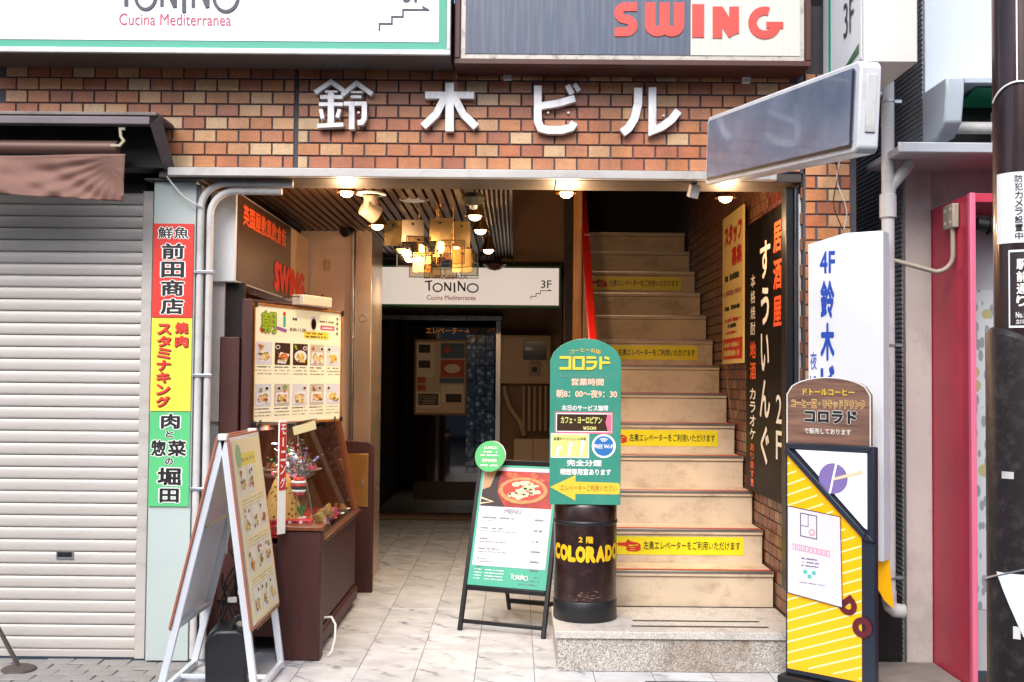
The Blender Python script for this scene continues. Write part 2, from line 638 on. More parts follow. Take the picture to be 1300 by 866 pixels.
def place(mb, body, box, mat, y=-0.002, bold=0.0, shear=0.0, arc=0.0, fitb=None, **kw):
    vs, fs = glyphs(body, 0.0, **kw)
    xs, zs = [v[0] for v in vs], [v[1] for v in vs]
    ax, bx_, az, bz = min(xs), max(xs), min(zs), max(zs)
    fb = (bold if fitb is None else fitb) * .7
    ax, bx_, az, bz = ax - fb, bx_ + fb, az - fb, bz + fb
    x0, z0, x1, z1 = box
    sx, sz = (x1 - x0) / (bx_ - ax), (z1 - z0) / max(1e-6, bz - az)
    out = []
    for a, b in vs:
        X = x0 + (a - ax) * sx
        Z = z0 + (b - az) * sz
        X += shear * (Z - z0)
        if arc:
            t = (X - (x0 + x1) / 2) / (x1 - x0) * 2
            Z += arc * (1 - t * t)
        out.append((X, y, Z))
    for i, (dx, dz) in enumerate(SHIFTS if bold > 0.004 else SHIFTS[:1]):
        mb.add([(X + dx * bold * 0.75 * sx, Y - 0.00003 * i, Z + dz * bold * 0.75 * sz) for X, Y, Z in out], fs, mat)
    return mb


def txt(parent, body, box, mat, bold=0.0, y=-0.002, outline=None, ob=0.03, name='lettering', **kw):
    mb = MB()
    if outline:
        place(mb, body, box, outline, y + 0.0006, bold + ob * 1.6, fitb=bold, **kw)
    place(mb, body, box, mat, y, bold, **kw)
    return mb.build(name, parent, smooth=0, recalc=False)


def greek(mb, x0, z, w, h, mat, lay=2, dens=0.8, unit=None):
    """a row of print too small to read: little unequal dashes"""
    x = x0
    unit = unit or h
    while x < x0 + w:
        l_ = unit * random.uniform(0.5, 1.3)
        if random.random() < dens:
            mb.rect(x, z + random.uniform(0, h * 0.15), min(x + l_ * 0.8, x0 + w), z + h * random.uniform(0.75, 1), mat, lay)
        x += l_


# ==================================================================  GROUND
TILE = 0.303
road = MB().box(-60, -60, -0.2, 60, 4.69, -0.02, ASPH).build('road', smooth=0)
road['kind'] = 'structure'
TD = 0.367
sub = MB().box(-8, 4.7, -0.2, 8, 14, -0.012, BLACK).box(-1.75, 4.71, -0.0119, 1.6, 12.0, -0.0022, M('tile_grout', '#7d7b7a', 0.8, var=0.3, vs=6)).build('ground', smooth=0)
sub['kind'] = 'structure'
floor = struct('floor')
tm = MB()
h = (TILE - 0.004) / 2
hy = (TD - 0.003) / 2
c = 0.0015
tm.add([(-h, -hy, -0.01), (h, -hy, -0.01), (h, hy, -0.01), (-h, hy, -0.01), (-h, -hy, -c), (h, -hy, -c), (h, hy, -c), (-h, hy, -c),
        (-h + c, -hy + c, 0), (h - c, -hy + c, 0), (h - c, hy - c, 0), (-h + c, hy - c, 0)],
       [(0, 1, 5, 4), (1, 2, 6, 5), (2, 3, 7, 6), (3, 0, 4, 7), (4, 5, 9, 8), (5, 6, 10, 9), (6, 7, 11, 10), (7, 4, 8, 11), (8, 9, 10, 11)], MARBLE)
t0 = tm.build('tile', floor, smooth=0)
first = True
YT = [5.712 + TD * (j - 2.5) for j in range(19)]
for j, yy in enumerate(YT):
    for i in range(-3, 10):
        xx = -0.802 + TILE * (i + 0.5)
        if xx > 0.7 and yy > 5.75:
            continue
        if xx < -1.62 and yy > 5.4:
            continue
        if xx > 0.55 and yy > 5.75:
            continue
        o = t0 if first else part(t0, floor)
        first = False
        o.location = (xx, yy, random.uniform(-0.0012, 0.0008))
        o.rotation_euler = (random.uniform(-0.002, 0.002), random.uniform(-0.002, 0.002), 0)
# rough pavers in front of the shutter
pav = struct('pavement')
pm = MB().box(-0.0735, -0.0485, -0.01, 0.0735, 0.0485, 0.0, M('paver_stone', '#8d8a86', 0.85, var=0.2, vs=9, dirt=0.3, ds=12, bump=0.5, bs=60))
p0 = pm.build('paver', pav, bevel=0.004, seg=1)
first = True
for j in range(9):
    for i in range(12):
        o = p0 if first else part(p0, pav)
        first = False
        o.location = (-1.80 - i * 0.15 + (0.075 if j % 2 else 0), 4.95 + 0.05 + j * 0.1, random.uniform(-0.006, 0.0))
        o.rotation_euler = (random.uniform(-0.02, 0.02), random.uniform(-0.02, 0.02), 0)
# drain slot right of the step
dr = thing('drain_cover', 'dark narrow drain slot in the tiles in front of the granite step', 'drain cover', (0, 0, 0))
a = at(820, 861, 5.47)[0]
b = at(950, 861, 5.47)[0]
MB().box(a, 5.42, 0.001, b, 5.50, 0.006, BLACKM).build('frame', dr)

opp = struct('opposite_houses')
OPPM = [M('opp_render_a', '#9fa2a6', 0.8, var=0.15), M('opp_render_b', '#8a8d92', 0.8, var=0.15), M('opp_render_c', '#b4b6b8', 0.8, var=0.15)]
for i, (xa, xb, hh_) in enumerate(((-16, -9.1, 5.5), (-9, -3.1, 6.2), (-3, 2.4, 5.0), (2.5, 8.4, 6.0), (8.5, 16, 5.4))):
    w_ = MB().box(xa, -8.5, -0.02, xb, -5.5, hh_, OPPM[i % 3]).build('house_wall', opp, smooth=0)
    for fl_ in range(int(hh_ // 2.9)):
        for wx in range(int((xb - xa) // 1.6)):
            x_ = xa + 0.5 + wx * 1.6
            z_ = 0.6 + fl_ * 2.9
            MB().box(x_, -5.49, z_, x_ + 1.0, -5.45, z_ + 1.6, M('opp_glass', '#3c4a55', 0.1)).build('window', w_, smooth=0)

# ==================================================================  BRICK BUILDING
FY = 5.74
PX_, PZ_ = 0.1185, 0.0683
bw, bh = PX_ - 0.0085, PZ_ - 0.0085


def brick_mesh(mat, w=bw):
    mb = MB()
    x, z, d, k = w / 2, bh / 2, 0.009, 0.0022
    mb.add([(-x, d, -z), (x, d, -z), (x, d, z), (-x, d, z), (-x, k, -z), (x, k, -z), (x, k, z), (-x, k, z),
            (-x + k, 0, -z + k), (x - k, 0, -z + k), (x - k, 0, z - k), (-x + k, 0, z - k)],
           [(0, 1, 5, 4), (1, 2, 6, 5), (2, 3, 7, 6), (3, 0, 4, 7), (4, 5, 9, 8), (5, 6, 10, 9), (6, 7, 11, 10), (7, 4, 8, 11), (8, 9, 10, 11)], mat)
    return mb


building = thing('brick_building', 'orange and brown tiled brick front of the building above the entrance', 'building', (0, FY, 0))
MB().box(-3.6, 0.008, 2.605, 1.52, 0.3, 3.5, MORTAR).build('wall', building, smooth=0)
b0 = brick_mesh(BRICK).build('brick', building, smooth=0)
bh0 = brick_mesh(BRICK, bw / 2 - 0.006).build('brick', building, smooth=0)
first = True
first2 = True
z = 2.612 + bh / 2
row = 0
JX = at(376, 150, FY)[0]
x_start = JX - 0.008 - PX_ * 0.5
while z < 3.19:
    off = 0.0 if row % 2 else PX_ / 2
    k = 0
    xs = []
    x = x_start - (0 if row % 2 else PX_ / 2)
    if row % 2 == 0:
        xs.append((JX - 0.008 - PX_ * 0.25, True))
        x = x_start - PX_ / 2
    while x > -2.78:
        xs.append((x, False))
        x -= PX_
    x = JX + 0.008 + PX_ * 0.5
    if row % 2 == 0:
        xs.append((JX + 0.008 + PX_ * 0.25, True))
        x = JX + 0.008 + PX_
    while x < 1.49:
        xs.append((x, False))
        x += PX_
    for x, hf in xs:
        if hf:
            o = bh0 if first2 else part(bh0, building)
            first2 = False
        else:
            o = b0 if first else part(b0, building)
            first = False
        o.location = (x, random.uniform(-0.0012, 0.0006), z)
        o.rotation_euler = (random.uniform(-0.006, 0.006), 0, random.uniform(-0.006, 0.006))
    z += PZ_
    row += 1
# steel edge strip under the bricks and the soffit behind it
bm_ = MB()
bm_.box(-1.84, -0.045, 2.558, 1.36, -0.001, 2.604, STEELW)
bm_.build('lintel_trim', building, bevel=0.004)
MB().box(-1.9, 0.0, 2.556, 0.2, 0.3, 2.6, DARKST).box(0.204, 0.0, 2.555, 1.5, 0.3, 2.6, DARKST).build('soffit', building, bevel=0.003)

# brick pillar on the right
pil = thing('brick_pillar', 'narrow brick pillar between the black bar sign and the white wall sign', 'pillar', (0, FY, 0))
MB().box(1.512, 0.008, 0, 1.79, 0.6, 3.5, MORTAR).build('wall', pil, smooth=0)
first = True
r = 0
z = 0.0 + bh / 2
while z < 3.15:
    if r % 2:
        spec = [(1.52 + bw / 4, 1), (1.52 + bw / 2 + 0.01 + bw / 2 + 0.0, 0), (1.52 + bw * 1.5 + 0.02 + bw / 4, 1)]
    else:
        spec = [(1.522 + bw / 2, 0), (1.522 + bw * 1.5 + 0.011, 0)]
    for x, hf in spec:
        o = part(bh0 if hf else b0, pil)
        o.location = (x, 0, z)
    z += PZ_
    r += 1

# stair side wall
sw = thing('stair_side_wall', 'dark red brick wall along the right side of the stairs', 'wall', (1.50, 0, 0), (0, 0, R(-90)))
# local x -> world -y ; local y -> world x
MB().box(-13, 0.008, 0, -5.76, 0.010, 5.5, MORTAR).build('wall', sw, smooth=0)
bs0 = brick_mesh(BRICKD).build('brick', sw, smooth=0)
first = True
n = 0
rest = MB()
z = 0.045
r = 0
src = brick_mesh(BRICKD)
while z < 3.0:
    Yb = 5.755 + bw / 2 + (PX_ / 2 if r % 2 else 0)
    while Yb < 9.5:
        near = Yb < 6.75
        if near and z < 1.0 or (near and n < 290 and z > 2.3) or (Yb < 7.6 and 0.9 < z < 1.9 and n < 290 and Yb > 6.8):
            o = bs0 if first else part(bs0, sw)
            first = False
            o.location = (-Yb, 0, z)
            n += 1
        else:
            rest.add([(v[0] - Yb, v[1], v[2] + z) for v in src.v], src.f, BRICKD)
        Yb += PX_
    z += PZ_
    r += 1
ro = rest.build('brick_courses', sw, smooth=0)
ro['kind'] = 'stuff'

# ==================================================================  STAIRS
D0, G_, RS = 6.03, 0.28, 0.2
stairs = struct('staircase', (0, 0, 0))
land = MB()
land.box(0.226, 5.69, 0.0, 1.49, 6.30, 0.168, GRANITE).build('landing_block', stairs, bevel=0.004)
MB().box(0.212, 5.675, 0.170, 1.495, 6.295, 0.208, GRANITE_TOP).build('landing_slab', stairs, bevel=0.004)
gp = MB()
for yy, xa, xb in ((5.93, 0.64, 1.32), (5.80, 0.62, 1.34)):
    gp.box(xa, yy - 0.008, 0.2095, xb, yy + 0.008, 0.212, M('brass_grip', '#4a3c22', 0.5, 0.4, var=0.5, vs=6))
gp.build('grip_strip', stairs)
SX0, SX1 = 0.53, 1.488
for k in range(1, 14):
    yk, zk = D0 + k * G_, 0.21 + RS * k
    zr = zk - RS
    st = MB().box(SX0, yk + 0.012, zr - 0.004, SX1, yk + G_ + 0.01, zk - 0.032, STEPM).build('step', stairs, bevel=0.002)
    MB().box(SX0, yk, zk - 0.030, SX1 + 0.001, yk + G_ + 0.011, zk, STEPM).build('tread', st, bevel=0.003)
    MB().box(SX0 + 0.002, yk - 0.004, zk - 0.012, SX1 - 0.004, yk + 0.03, zk + 0.003, NOSE).build('nosing', st, bevel=0.002)
    MB().box(SX0 + 0.004, yk + 0.031, zk + 0.001, SX1 - 0.006, yk + 0.044, zk + 0.006, REDSTRIP).build('red_strip', st)
MB().box(SX0, D0 + 14 * G_ + 0.012, 0.21 + RS * 13 - 0.05, SX1, 10.54, 0.21 + RS * 13 - 0.002, STEPM).build('upper_landing', stairs)
# dark wall under and left of the flight
stringer = MB()
stringer.prism([(0.47, 6.34, 0), (0.47, 10.5, 0), (0.47, 10.5, 3.1), (0.47, 6.34, 0.44)], (0.055, 0, 0), BROWNW)
o = stringer.build('stair_wall', bevel=0.003)
o['kind'] = 'structure'
# handrail
hr = thing('handrail', 'red handrail band running up the left side of the stairs', 'handrail', (0.515, 6.5, 0))
hr0, hr1 = Vector((-0.045, 0.0, 0.21 + 0.33 + 0.98)), Vector((0.03, 3.9, 0.21 + 0.33 + 0.98 + 3.9 * RS / G_))
MB().bar(hr0, hr1, 0.055, 0.05, REDRAIL).build('rail', hr, bevel=0.012)
pm_ = MB()
for t in (0.1, 0.45, 0.8):
    q = hr0.lerp(hr1, t)
    MB().tube([(q.x, q.y, q.z - 0.02), (q.x - 0.03, q.y, q.z - 0.1), (q.x - 0.03, q.y, q.z - 0.9)], 0.009, DARKST, 8).build('bracket', hr)

# stickers
FIST = [(0.0, .62), (.1, .72), (.38, .72), (.46, .98), (.62, .80), (.86, .72), (1, .58), (1, .12), (.84, 0), (.52, .02), (.4, .14), (.44, .3), (.36, .44), (.1, .46)]


def sticker(k, label):
    yk, zk = D0 + k * G_, 0.21 + RS * k
    x1 = 1.375
    w, hh = 0.775, 0.108
    t = thing('stair_sticker', label, 'sticker', (x1 - w, yk + 0.0105, zk - 0.045 - hh), group='yellow elevator notices stuck on the stair risers')
    MB().box(0, -0.001, 0, w, 0.001, hh, STICK).build('sheet', t)
    fm = MB()
    fx, fz, fw, fh = 0.012, 0.018, 0.145, 0.075
    fm.fl([(fx + a * fw, fz + b * fh) for a, b in FIST], INKRED, 5)
    for q in range(3):
        fm.rect(fx + fw * 0.55, fz + fh * (0.14 + 0.18 * q), fx + fw * 0.78, fz + fh * (0.18 + 0.18 * q), STICK, 6)
    fm.fl([(fx + fw * .5, fz + fh * .42), (fx + fw * .9, fz + fh * .5), (fx + fw * .9, fz + fh * .56), (fx + fw * .5, fz + fh * .5)], STICK, 6)
    fm.build('pointing_hand', t, smooth=0, recalc=False)
    txt(t, '左奥エレベーターをご利用いただけます', (0.175, 0.03, w - 0.02, 0.082), INK, 0.015, y=-0.003)


sticker(2, 'yellow notice with red pointing hand just right of the drum, lowest of the four')
sticker(5, 'yellow notice on the stairs level with the price plate of the green board')
sticker(8, 'yellow notice on the stair riser level with the arched top of the green board')
sticker(11, 'dim yellow notice high on the stairs beside the handrail, topmost of the four')

# ==================================================================  ENTRANCE INTERIOR
CZ = 2.58


def st_box(name, x0, y0, z0, x1, y1, z1, m, bevel=0.0):
    o = MB().box(x0, y0, z0, x1, y1, z1, m).build(name, bevel=bevel, smooth=0)
    o['kind'] = 'structure'
    return o


st_box('back_wall', -1.75, 11.7, 0, 0.56, 11.8, 3.2, BROWNW)
st_box('corridor_right_wall', 0.485, 7.9, 0, 0.525, 11.69, 2.56, BROWNW)
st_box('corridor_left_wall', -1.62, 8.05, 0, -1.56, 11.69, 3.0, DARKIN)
st_box('side_wall', -1.78, 5.98, 0, -1.70, 8.04, 3.0, WOODM)
st_box('upper_back_wall', -0.14, 9.85, 2.56, 0.60, 9.95, 5.2, M('plain_brown_panel', '#8f6238', 0.5, var=0.15))
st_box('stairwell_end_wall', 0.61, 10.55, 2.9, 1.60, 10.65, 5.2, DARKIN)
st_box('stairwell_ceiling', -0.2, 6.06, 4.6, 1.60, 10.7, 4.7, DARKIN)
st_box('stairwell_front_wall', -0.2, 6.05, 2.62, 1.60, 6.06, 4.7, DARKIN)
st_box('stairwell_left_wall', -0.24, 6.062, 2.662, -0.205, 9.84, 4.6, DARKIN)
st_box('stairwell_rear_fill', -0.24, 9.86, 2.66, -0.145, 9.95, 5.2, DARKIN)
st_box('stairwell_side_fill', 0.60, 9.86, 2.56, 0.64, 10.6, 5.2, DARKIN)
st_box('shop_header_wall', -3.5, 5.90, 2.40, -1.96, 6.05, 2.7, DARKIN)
ceil = struct('ceiling')
MB().box(-1.75, 6.04, CZ + 0.03, -0.05, 9.84, CZ + 0.08, BLACK).build('backing', ceil, smooth=0)
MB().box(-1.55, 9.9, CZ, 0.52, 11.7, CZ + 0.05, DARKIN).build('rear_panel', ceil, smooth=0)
sm = MB()
sm.add([(-0.021, 6.045, 0.0), (0.021, 6.045, 0.0), (0.024, 6.045, 0.028), (-0.024, 6.045, 0.028), (-0.021, 9.84, 0.0), (0.021, 9.84, 0.0), (0.024, 9.84, 0.028), (-0.024, 9.84, 0.028)],
       [(0, 1, 2, 3), (7, 6, 5, 4), (0, 4, 5, 1), (1, 5, 6, 2), (2, 6, 7, 3), (3, 7, 4, 0)], SLATM)
s0 = sm.build('slat', ceil, bevel=0.003, seg=1)
xx = -1.69
first = True
while xx < -0.30:
    o = s0 if first else part(s0, ceil)
    first = False
    o.location = (xx, 0, CZ)
    xx += 0.056
# fluted edge of the lowered ceiling
fe = MB()
for i in range(9):
    xf = -0.275 + i * 0.028
    fe.prism([(xf, 6.05, CZ + 0.028), (xf + 0.005, 6.05, CZ + 0.002), (xf + 0.016, 6.05, CZ + 0.002), (xf + 0.021, 6.05, CZ + 0.028)], (0, 3.78, 0), M('fluted_aluminium', '#8f8278', 0.3, 0.8, var=0.15))
fe.box(-0.05, 6.05, CZ - 0.004, -0.035, 9.83, CZ + 0.24, DARKST)
fe.build('fluted_edge', ceil, bevel=0.003, seg=1)
# ribbed strip above the lit sign
rb = MB()
for i in range(22):
    rb.tube([(-0.12 + i * 0.029, 9.80, 2.50), (-0.12 + i * 0.029, 9.80, 2.56)], 0.012, DARKST, 8)
rb.build('ribbed_strip', ceil)

# steel column and tan panel
col = thing('steel_column', 'tall brushed steel column at the left side of the corridor', 'column', (0, 8.0, 0))
MB().box(-1.19, 0, 0, -1.062, 0.6, CZ + 0.1, M('warm_steel', '#dcc0a4', 0.24, 0.7, var=0.05, vs=2, rvar=0.08)).build('shaft', col, bevel=0.006)
MB().box(-1.215, -0.02, 0, -1.192, 0.02, CZ + 0.1, STEEL).build('corner_strip', col, bevel=0.004)
rg = MB()
rg.tube([(-1.125 + 0.025 * math.cos(a * PI / 8), -0.004, 1.94 + 0.025 * math.sin(a * PI / 8)) for a in range(17)], 0.0035, STEEL, 6, caps=False)
rg.build('ring_plate', col)
tw = thing('metal_wall_panel', 'tan metal wall panel between the hanging red lettered sign and the steel column', 'panel', (0, 8.02, 0))
MB().box(-1.60, 0, 0, -1.218, 0.03, CZ + 0.1, TANP).build('sheet', tw, bevel=0.003)
MB().box(-1.415, -0.035, 2.29, -1.375, -0.001, 2.36, M('beige_switch', '#c0a070', 0.5)).build('switch_box', tw, bevel=0.004)
wh = st_box('front_wall_strip', -1.70, 5.96, 0, -1.60, 6.03, 2.02, OFFW)
st_box('gap_shade_strip', -1.598, 5.985, 0, -1.50, 6.03, 2.02, DARKIN)  # dark strip standing in for the shade in the gap here
wd1 = thing('wooden_side_board', 'dark mahogany board standing against the pale wall strip left of the menu board', 'board', (0, 5.93, 0))
MB().box(-1.605, -0.03, 0.30, -1.50, 0.026, 1.72, WOODM).build('board', wd1, bevel=0.006)
MB().box(-1.495, -0.005, 0.30, -1.44, 0.03, 1.93, WOODM).build('upright', wd1, bevel=0.006)

# glass door
DY = 11.62
door = thing('glass_door', 'dark glass elevator lobby door at the far end of the corridor', 'door', (0, DY, 0))
dx0, dz1 = at(474, 400, DY)
dx1 = at(634, 400, DY)[0]
MB().box(dx0 - 0.03, -0.06, dz1 - 0.05, dx1 + 0.03, 0.02, dz1, STEEL).build('door_head', door, bevel=0.004)
MB().box(dx1 - 0.035, -0.05, 0, dx1 + 0.02, 0.02, dz1 - 0.052, STEEL).build('door_frame', door, bevel=0.004)
MB().box(dx0 - 0.02, -0.05, 0, dx0 + 0.02, 0.02, dz1 - 0.052, DARKST).build('door_frame', door, bevel=0.004)
MB().box(dx0 + 0.02, -0.02, 0.08, dx1 - 0.036, -0.012, dz1 - 0.055, M('dark_glass', '#080605', 0.04, spec=0.8)).build('pane', door)
x_, z_ = at(560, 640, DY)
MB().box(dx0 + 0.45, -0.04, z_ + 0.05, dx1 - 0.05, -0.021, z_ + 0.24, M('kick_plate', '#2c221b', 0.3, 0.8)).build('kick_plate', door, bevel=0.003)
bx_ = bxp(592, 425, 628, 600, DY)


def reflection_glass():  # bluish reflection in the door glass, painted as a mottled colour
    m, n, l, p = base('painted_reflection')
    v = n.new('ShaderNodeTexVoronoi')
    v.inputs['Scale'].default_value = 16
    tc = n.new('ShaderNodeTexCoord')
    l.new(tc.outputs['Object'], v.inputs['Vector'])
    f = noise(n, l, 6, 6)
    c = mixc(n, l, 1.0, ramp(n, l, v.outputs['Distance'], [(0.1, lin('#a8c8ee')), (0.5, lin('#24405e'))]), ramp(n, l, f, [(0.40, g(0.08)), (0.55, g(1))]), 'MULTIPLY')
    l.new(c, p.inputs['Base Color'])
    p.inputs['Roughness'].default_value = 0.12
    p.inputs['Specular IOR Level'].default_value = 0.9
    bb = n.new('ShaderNodeBump')
    bb.inputs['Strength'].default_value = 0.25
    bb.inputs['Distance'].default_value = 0.004
    l.new(v.outputs['Distance'], bb.inputs['Height'])
    l.new(bb.outputs[0], p.inputs['Normal'])
    return m


REFLG = reflection_glass()
cw = (bx_[2] - bx_[0]) / 3
for i in range(3):  # grid of small panes carrying the painted reflection
    for j in range(9):
        hh = (bx_[3] - bx_[1]) / 9
        MB().box(bx_[0] + i * cw, -0.034, bx_[1] + j * hh, bx_[0] + (i + 1) * cw - 0.006, -0.021, bx_[1] + (j + 1) * hh - 0.005, REFLG).build('reflection_pane', door, bevel=0.003, seg=1)
eb = bxp(541, 416, 596, 424, DY)
txt(door, 'エレベーター→', eb, M('amber_print', '#c87830', 0.5, emit='#c87830', es=0.15), 0.015, y=-0.035)

# noticeboard on the door
nbx = bxp(526, 431, 593, 527, DY - 0.03)
nb = thing('noticeboard', 'framed noticeboard of food posters hanging on the dark glass door', 'noticeboard', (nbx[0], DY - 0.05, nbx[1]))
W_, H_ = nbx[2] - nbx[0], nbx[3] - nbx[1]
NBF = wood_mat('noticeboard_wood', '#6b4a2a', '#8a6238')
for q in ((0, 0, W_, 0.02), (0, H_ - 0.02, W_, H_), (0, 0.021, 0.02, H_ - 0.021), (W_ - 0.02, 0.021, W_, H_ - 0.021)):
    MB().box(q[0], 0, q[1], q[2], 0.02, q[3], NBF).build('frame', nb, bevel=0.003)
pb = MB()
pb.box(0.021, 0.008, 0.021, W_ - 0.021, 0.018, H_ - 0.021, M('notice_paper', '#c8b090', 0.6))
pb.build('backing', nb)


def notice(mb, u0, v0, u1, v1, m, lay=1):
    mb.rect(u0 * W_, v0 * H_, u1 * W_, v1 * H_, m, lay)


nm = MB()
P1, P2, P3, P4 = M('nb_cream', '#dcc8a8', 0.6), M('nb_blue', '#4a6272', 0.6), M('nb_orange', '#b4481c', 0.6), M('nb_dark', '#2a1a14', 0.6)
notice(nm, .05, .5, .38, .95, P1)
notice(nm, .08, .82, .3, .93, P4, 2)
notice(nm, .08, .62, .3, .72, P4, 2)
notice(nm, .06, .42, .22, .5, P3, 2)
notice(nm, .06, .32, .22, .4, P3, 2)
notice(nm, .05, .1, .5, .3, P1)
notice(nm, .08, .13, .46, .28, P4, 2)
notice(nm, .5, .75, .95, .95, P2)
notice(nm, .5, .5, .95, .73, P3)
notice(nm, .48, .42, .95, .49, P2)
notice(nm, .52, .17, .92, .4, P1)
notice(nm, .6, .17, .9, .28, P4, 2)
nm.disc(.72 * W_, .615 * H_, .15 * W_, .06 * H_, P1, 2)
nm.disc(.62 * W_, .87 * H_, .07 * W_, .05 * H_, P3, 2)
for i in range(6):
    greek(nm, .1 * W_, (.15 + i * 0.02) * H_, .33 * W_, 0.006, P1, 3)
npp = nm.build('posters', nb, smooth=0, recalc=False)
npp.location.y = 0.006

# meter cabinet, pipes
mcx = bxp(636, 426, 699, 487, 11.55)
mc = thing('meter_cabinet', 'tan electric meter cabinet on the far wall right of the glass door', 'cabinet', (mcx[0], 11.5, mcx[1]))
TANC = M('tan_cabinet', '#c4a684', 0.5, var=0.1)
MB().box(0, 0, 0, mcx[2] - mcx[0], 0.19, mcx[3] - mcx[1], TANC).build('body', mc, bevel=0.006)
MB().box(0.02, -0.012, 0.02, mcx[2] - mcx[0] - 0.02, -0.001, mcx[3] - mcx[1] - 0.02, TANC).build('door', mc, bevel=0.005)
MB().box(0.235, -0.02, 0.25, 0.48, -0.013, 0.45, M('smoked_window', '#0d0d0e', 0.15)).build('window', mc, bevel=0.003)
MB().box(0.25, -0.023, 0.35, 0.33, -0.0205, 0.385, WHITEP).build('tag', mc)
MB().box(0.30, -0.05, 0.08, 0.41, -0.013, 0.22, M('meter_box', '#a08c74', 0.5)).build('meter', mc, bevel=0.006)
MB().tube([(0.355, -0.052, 0.15), (0.355, -0.058, 0.15)], 0.03, BLACK, 16).build('dial', mc)
pw = thing('pipe_bundle', 'group of thin tan pipes running down the wall below the meter cabinet', 'pipes', (0, 11.6, 0))
for px_ in (665, 672, 679, 686, 693):
    a = at(px_, 490, 11.6)
    MB().tube([(a[0], 0, a[1]), (a[0], 0, 0.95)], 0.016, TANC, 8).build('pipe', pw)
a = at(640, 490, 11.6)
MB().tube([(a[0], 0, a[1]), (a[0] + 0.01, 0, 1.35), (a[0] + 0.06, 0, 1.2), (a[0] + 0.17, 0, 1.05), (a[0] + 0.22, 0, 0.9)], 0.025, TANC, 8).build('conduit', pw)
lb = bxp(652, 556, 700, 640, 11.6)
ub = thing('wall_box', 'low tan box on the far wall below the pipes, behind the pizza menu board', 'box', (lb[0], 11.45, 0.0))
MB().box(0, 0, 0, lb[2] - lb[0] - 0.2, 0.2, lb[3], TANC).build('body', ub, bevel=0.005)
MB().box(lb[2] - lb[0] - 0.197, 0, 0, lb[2] - lb[0], 0.2, lb[3], TANC).build('door', ub, bevel=0.005)

# wooden post between corridor and stairs
ps = thing('wooden_post', 'brown wooden post standing between the corridor and the red handrail', 'post', (0, 8.0, 0))
px0, px1 = at(717, 330, 8.0)[0], at(739, 330, 8.0)[0]
MB().box(px0 + 0.06, 0, 0, px1, 0.1, 4.6, wood_mat('post_wood', '#8a5222', '#c4853e', 5, (5, 5, 0.5))).build('shaft', ps, bevel=0.006)
MB().box(px0, 0.02, 0, px0 + 0.058, 0.09, 4.6, DARKIN).build('side_strip', ps, bevel=0.004)

# lit TONINO sign in the corridor
LY = 9.6
lx = bxp(466, 337, 712, 390, LY)
ls = thing('lit_corridor_sign', 'glowing white restaurant sign with green edge hanging across the corridor', 'sign', (lx[0], LY, lx[1]))
w, hgt = lx[2] - lx[0], lx[3] - lx[1]
MB().box(0, 0.003, 0, w, 0.14, hgt, GREEND).build('case', ls, bevel=0.004)
MB().box(0.018, -0.004, 0.022, w - 0.018, 0.0, hgt - 0.02, LITW).build('face', ls)


def lcl(px0_, py0_, px1_, py1_, Y, root):
    b_ = bxp(px0_, py0_, px1_, py1_, Y)
    return (b_[0] - root.location.x, b_[1] - root.location.z, b_[2] - root.location.x, b_[3] - root.location.z)


def tonino(parent, box, mat, y=-0.006, bold=0.004):
    """uneven hand-drawn capitals T O N I N O in thin strokes"""
    x0, z0, x1, z1 = box
    w_, h_ = x1 - x0, z1 - z0
    t = w_ * 0.026

    mb = MB()
    k = [0]

    def s(pts, th=1.0):
        k[0] += 1
        mb.stroke([(x0 + a * w_, z0 + b * h_) for a, b in pts], t * th, y - 0.0001 * k[0] - 0.002, y - 0.0001 * k[0] + 0.001, mat)

    s([(0.0, .93), (.13, 1.0)])
    s([(.0, .99), (.0, .88)], .8)
    s([(.07, .95), (.075, .12)], 1.2)

    def ring(cx, cz, rx, rz):
        s([(cx + rx * math.cos(q * PI / 10), cz + rz * math.sin(q * PI / 10)) for q in range(21)])
    ring(.235, .40, .085, .36)
    s([(.37, .12), (.37, .86)])
    s([(.36, .88), (.48, .10)], 1.3)
    s([(.48, .1), (.48, .90)])
    s([(.55, .84), (.555, -.04)], 1.2)
    s([(.63, .10), (.63, .98)])
    s([(.62, 1.0), (.75, .10)], 1.3)
    s([(.75, .1), (.75, .86)])
    ring(.90, .38, .10, .38)
    return mb.build('lettering', parent, smooth=0)


tonino(ls, lcl(540, 357, 607, 371, LY, ls), INK)
txt(ls, 'Cucina Mediterranea', lcl(542, 375, 604, 381, LY, ls), INKPINK, 0.012, y=-0.006)
txt(ls, 'PIZZERIA', lcl(552, 349, 594, 354.5, LY, ls), INKPINK, 0.012, y=-0.006)
txt(ls, '3F', lcl(687, 356, 700, 366, LY, ls), INK, 0.01, y=-0.006)


def stairarrow(parent, box, mat, th, y=-0.006):
    x0, z0, x1, z1 = box
    w_, h_ = x1 - x0, z1 - z0
    mb = MB()
    pts = [(0, 0), (0, .3), (.25, .3), (.25, .6), (.47, .6), (.47, .9), (.98, .9)]
    mb.stroke([(x0 + a * w_, z0 + b * h_) for a, b in pts], th, y - 0.001, y + 0.001, mat)
    mb.stroke([(x0 + w_ * .86, z0 + h_ * 1.03), (x0 + w_, z0 + h_ * .88)], th, y - 0.0012, y + 0.0008, mat)
    return mb.build('arrow', parent, smooth=0)


stairarrow(ls, lcl(674, 368, 700, 380, LY, ls), INK, 0.006)


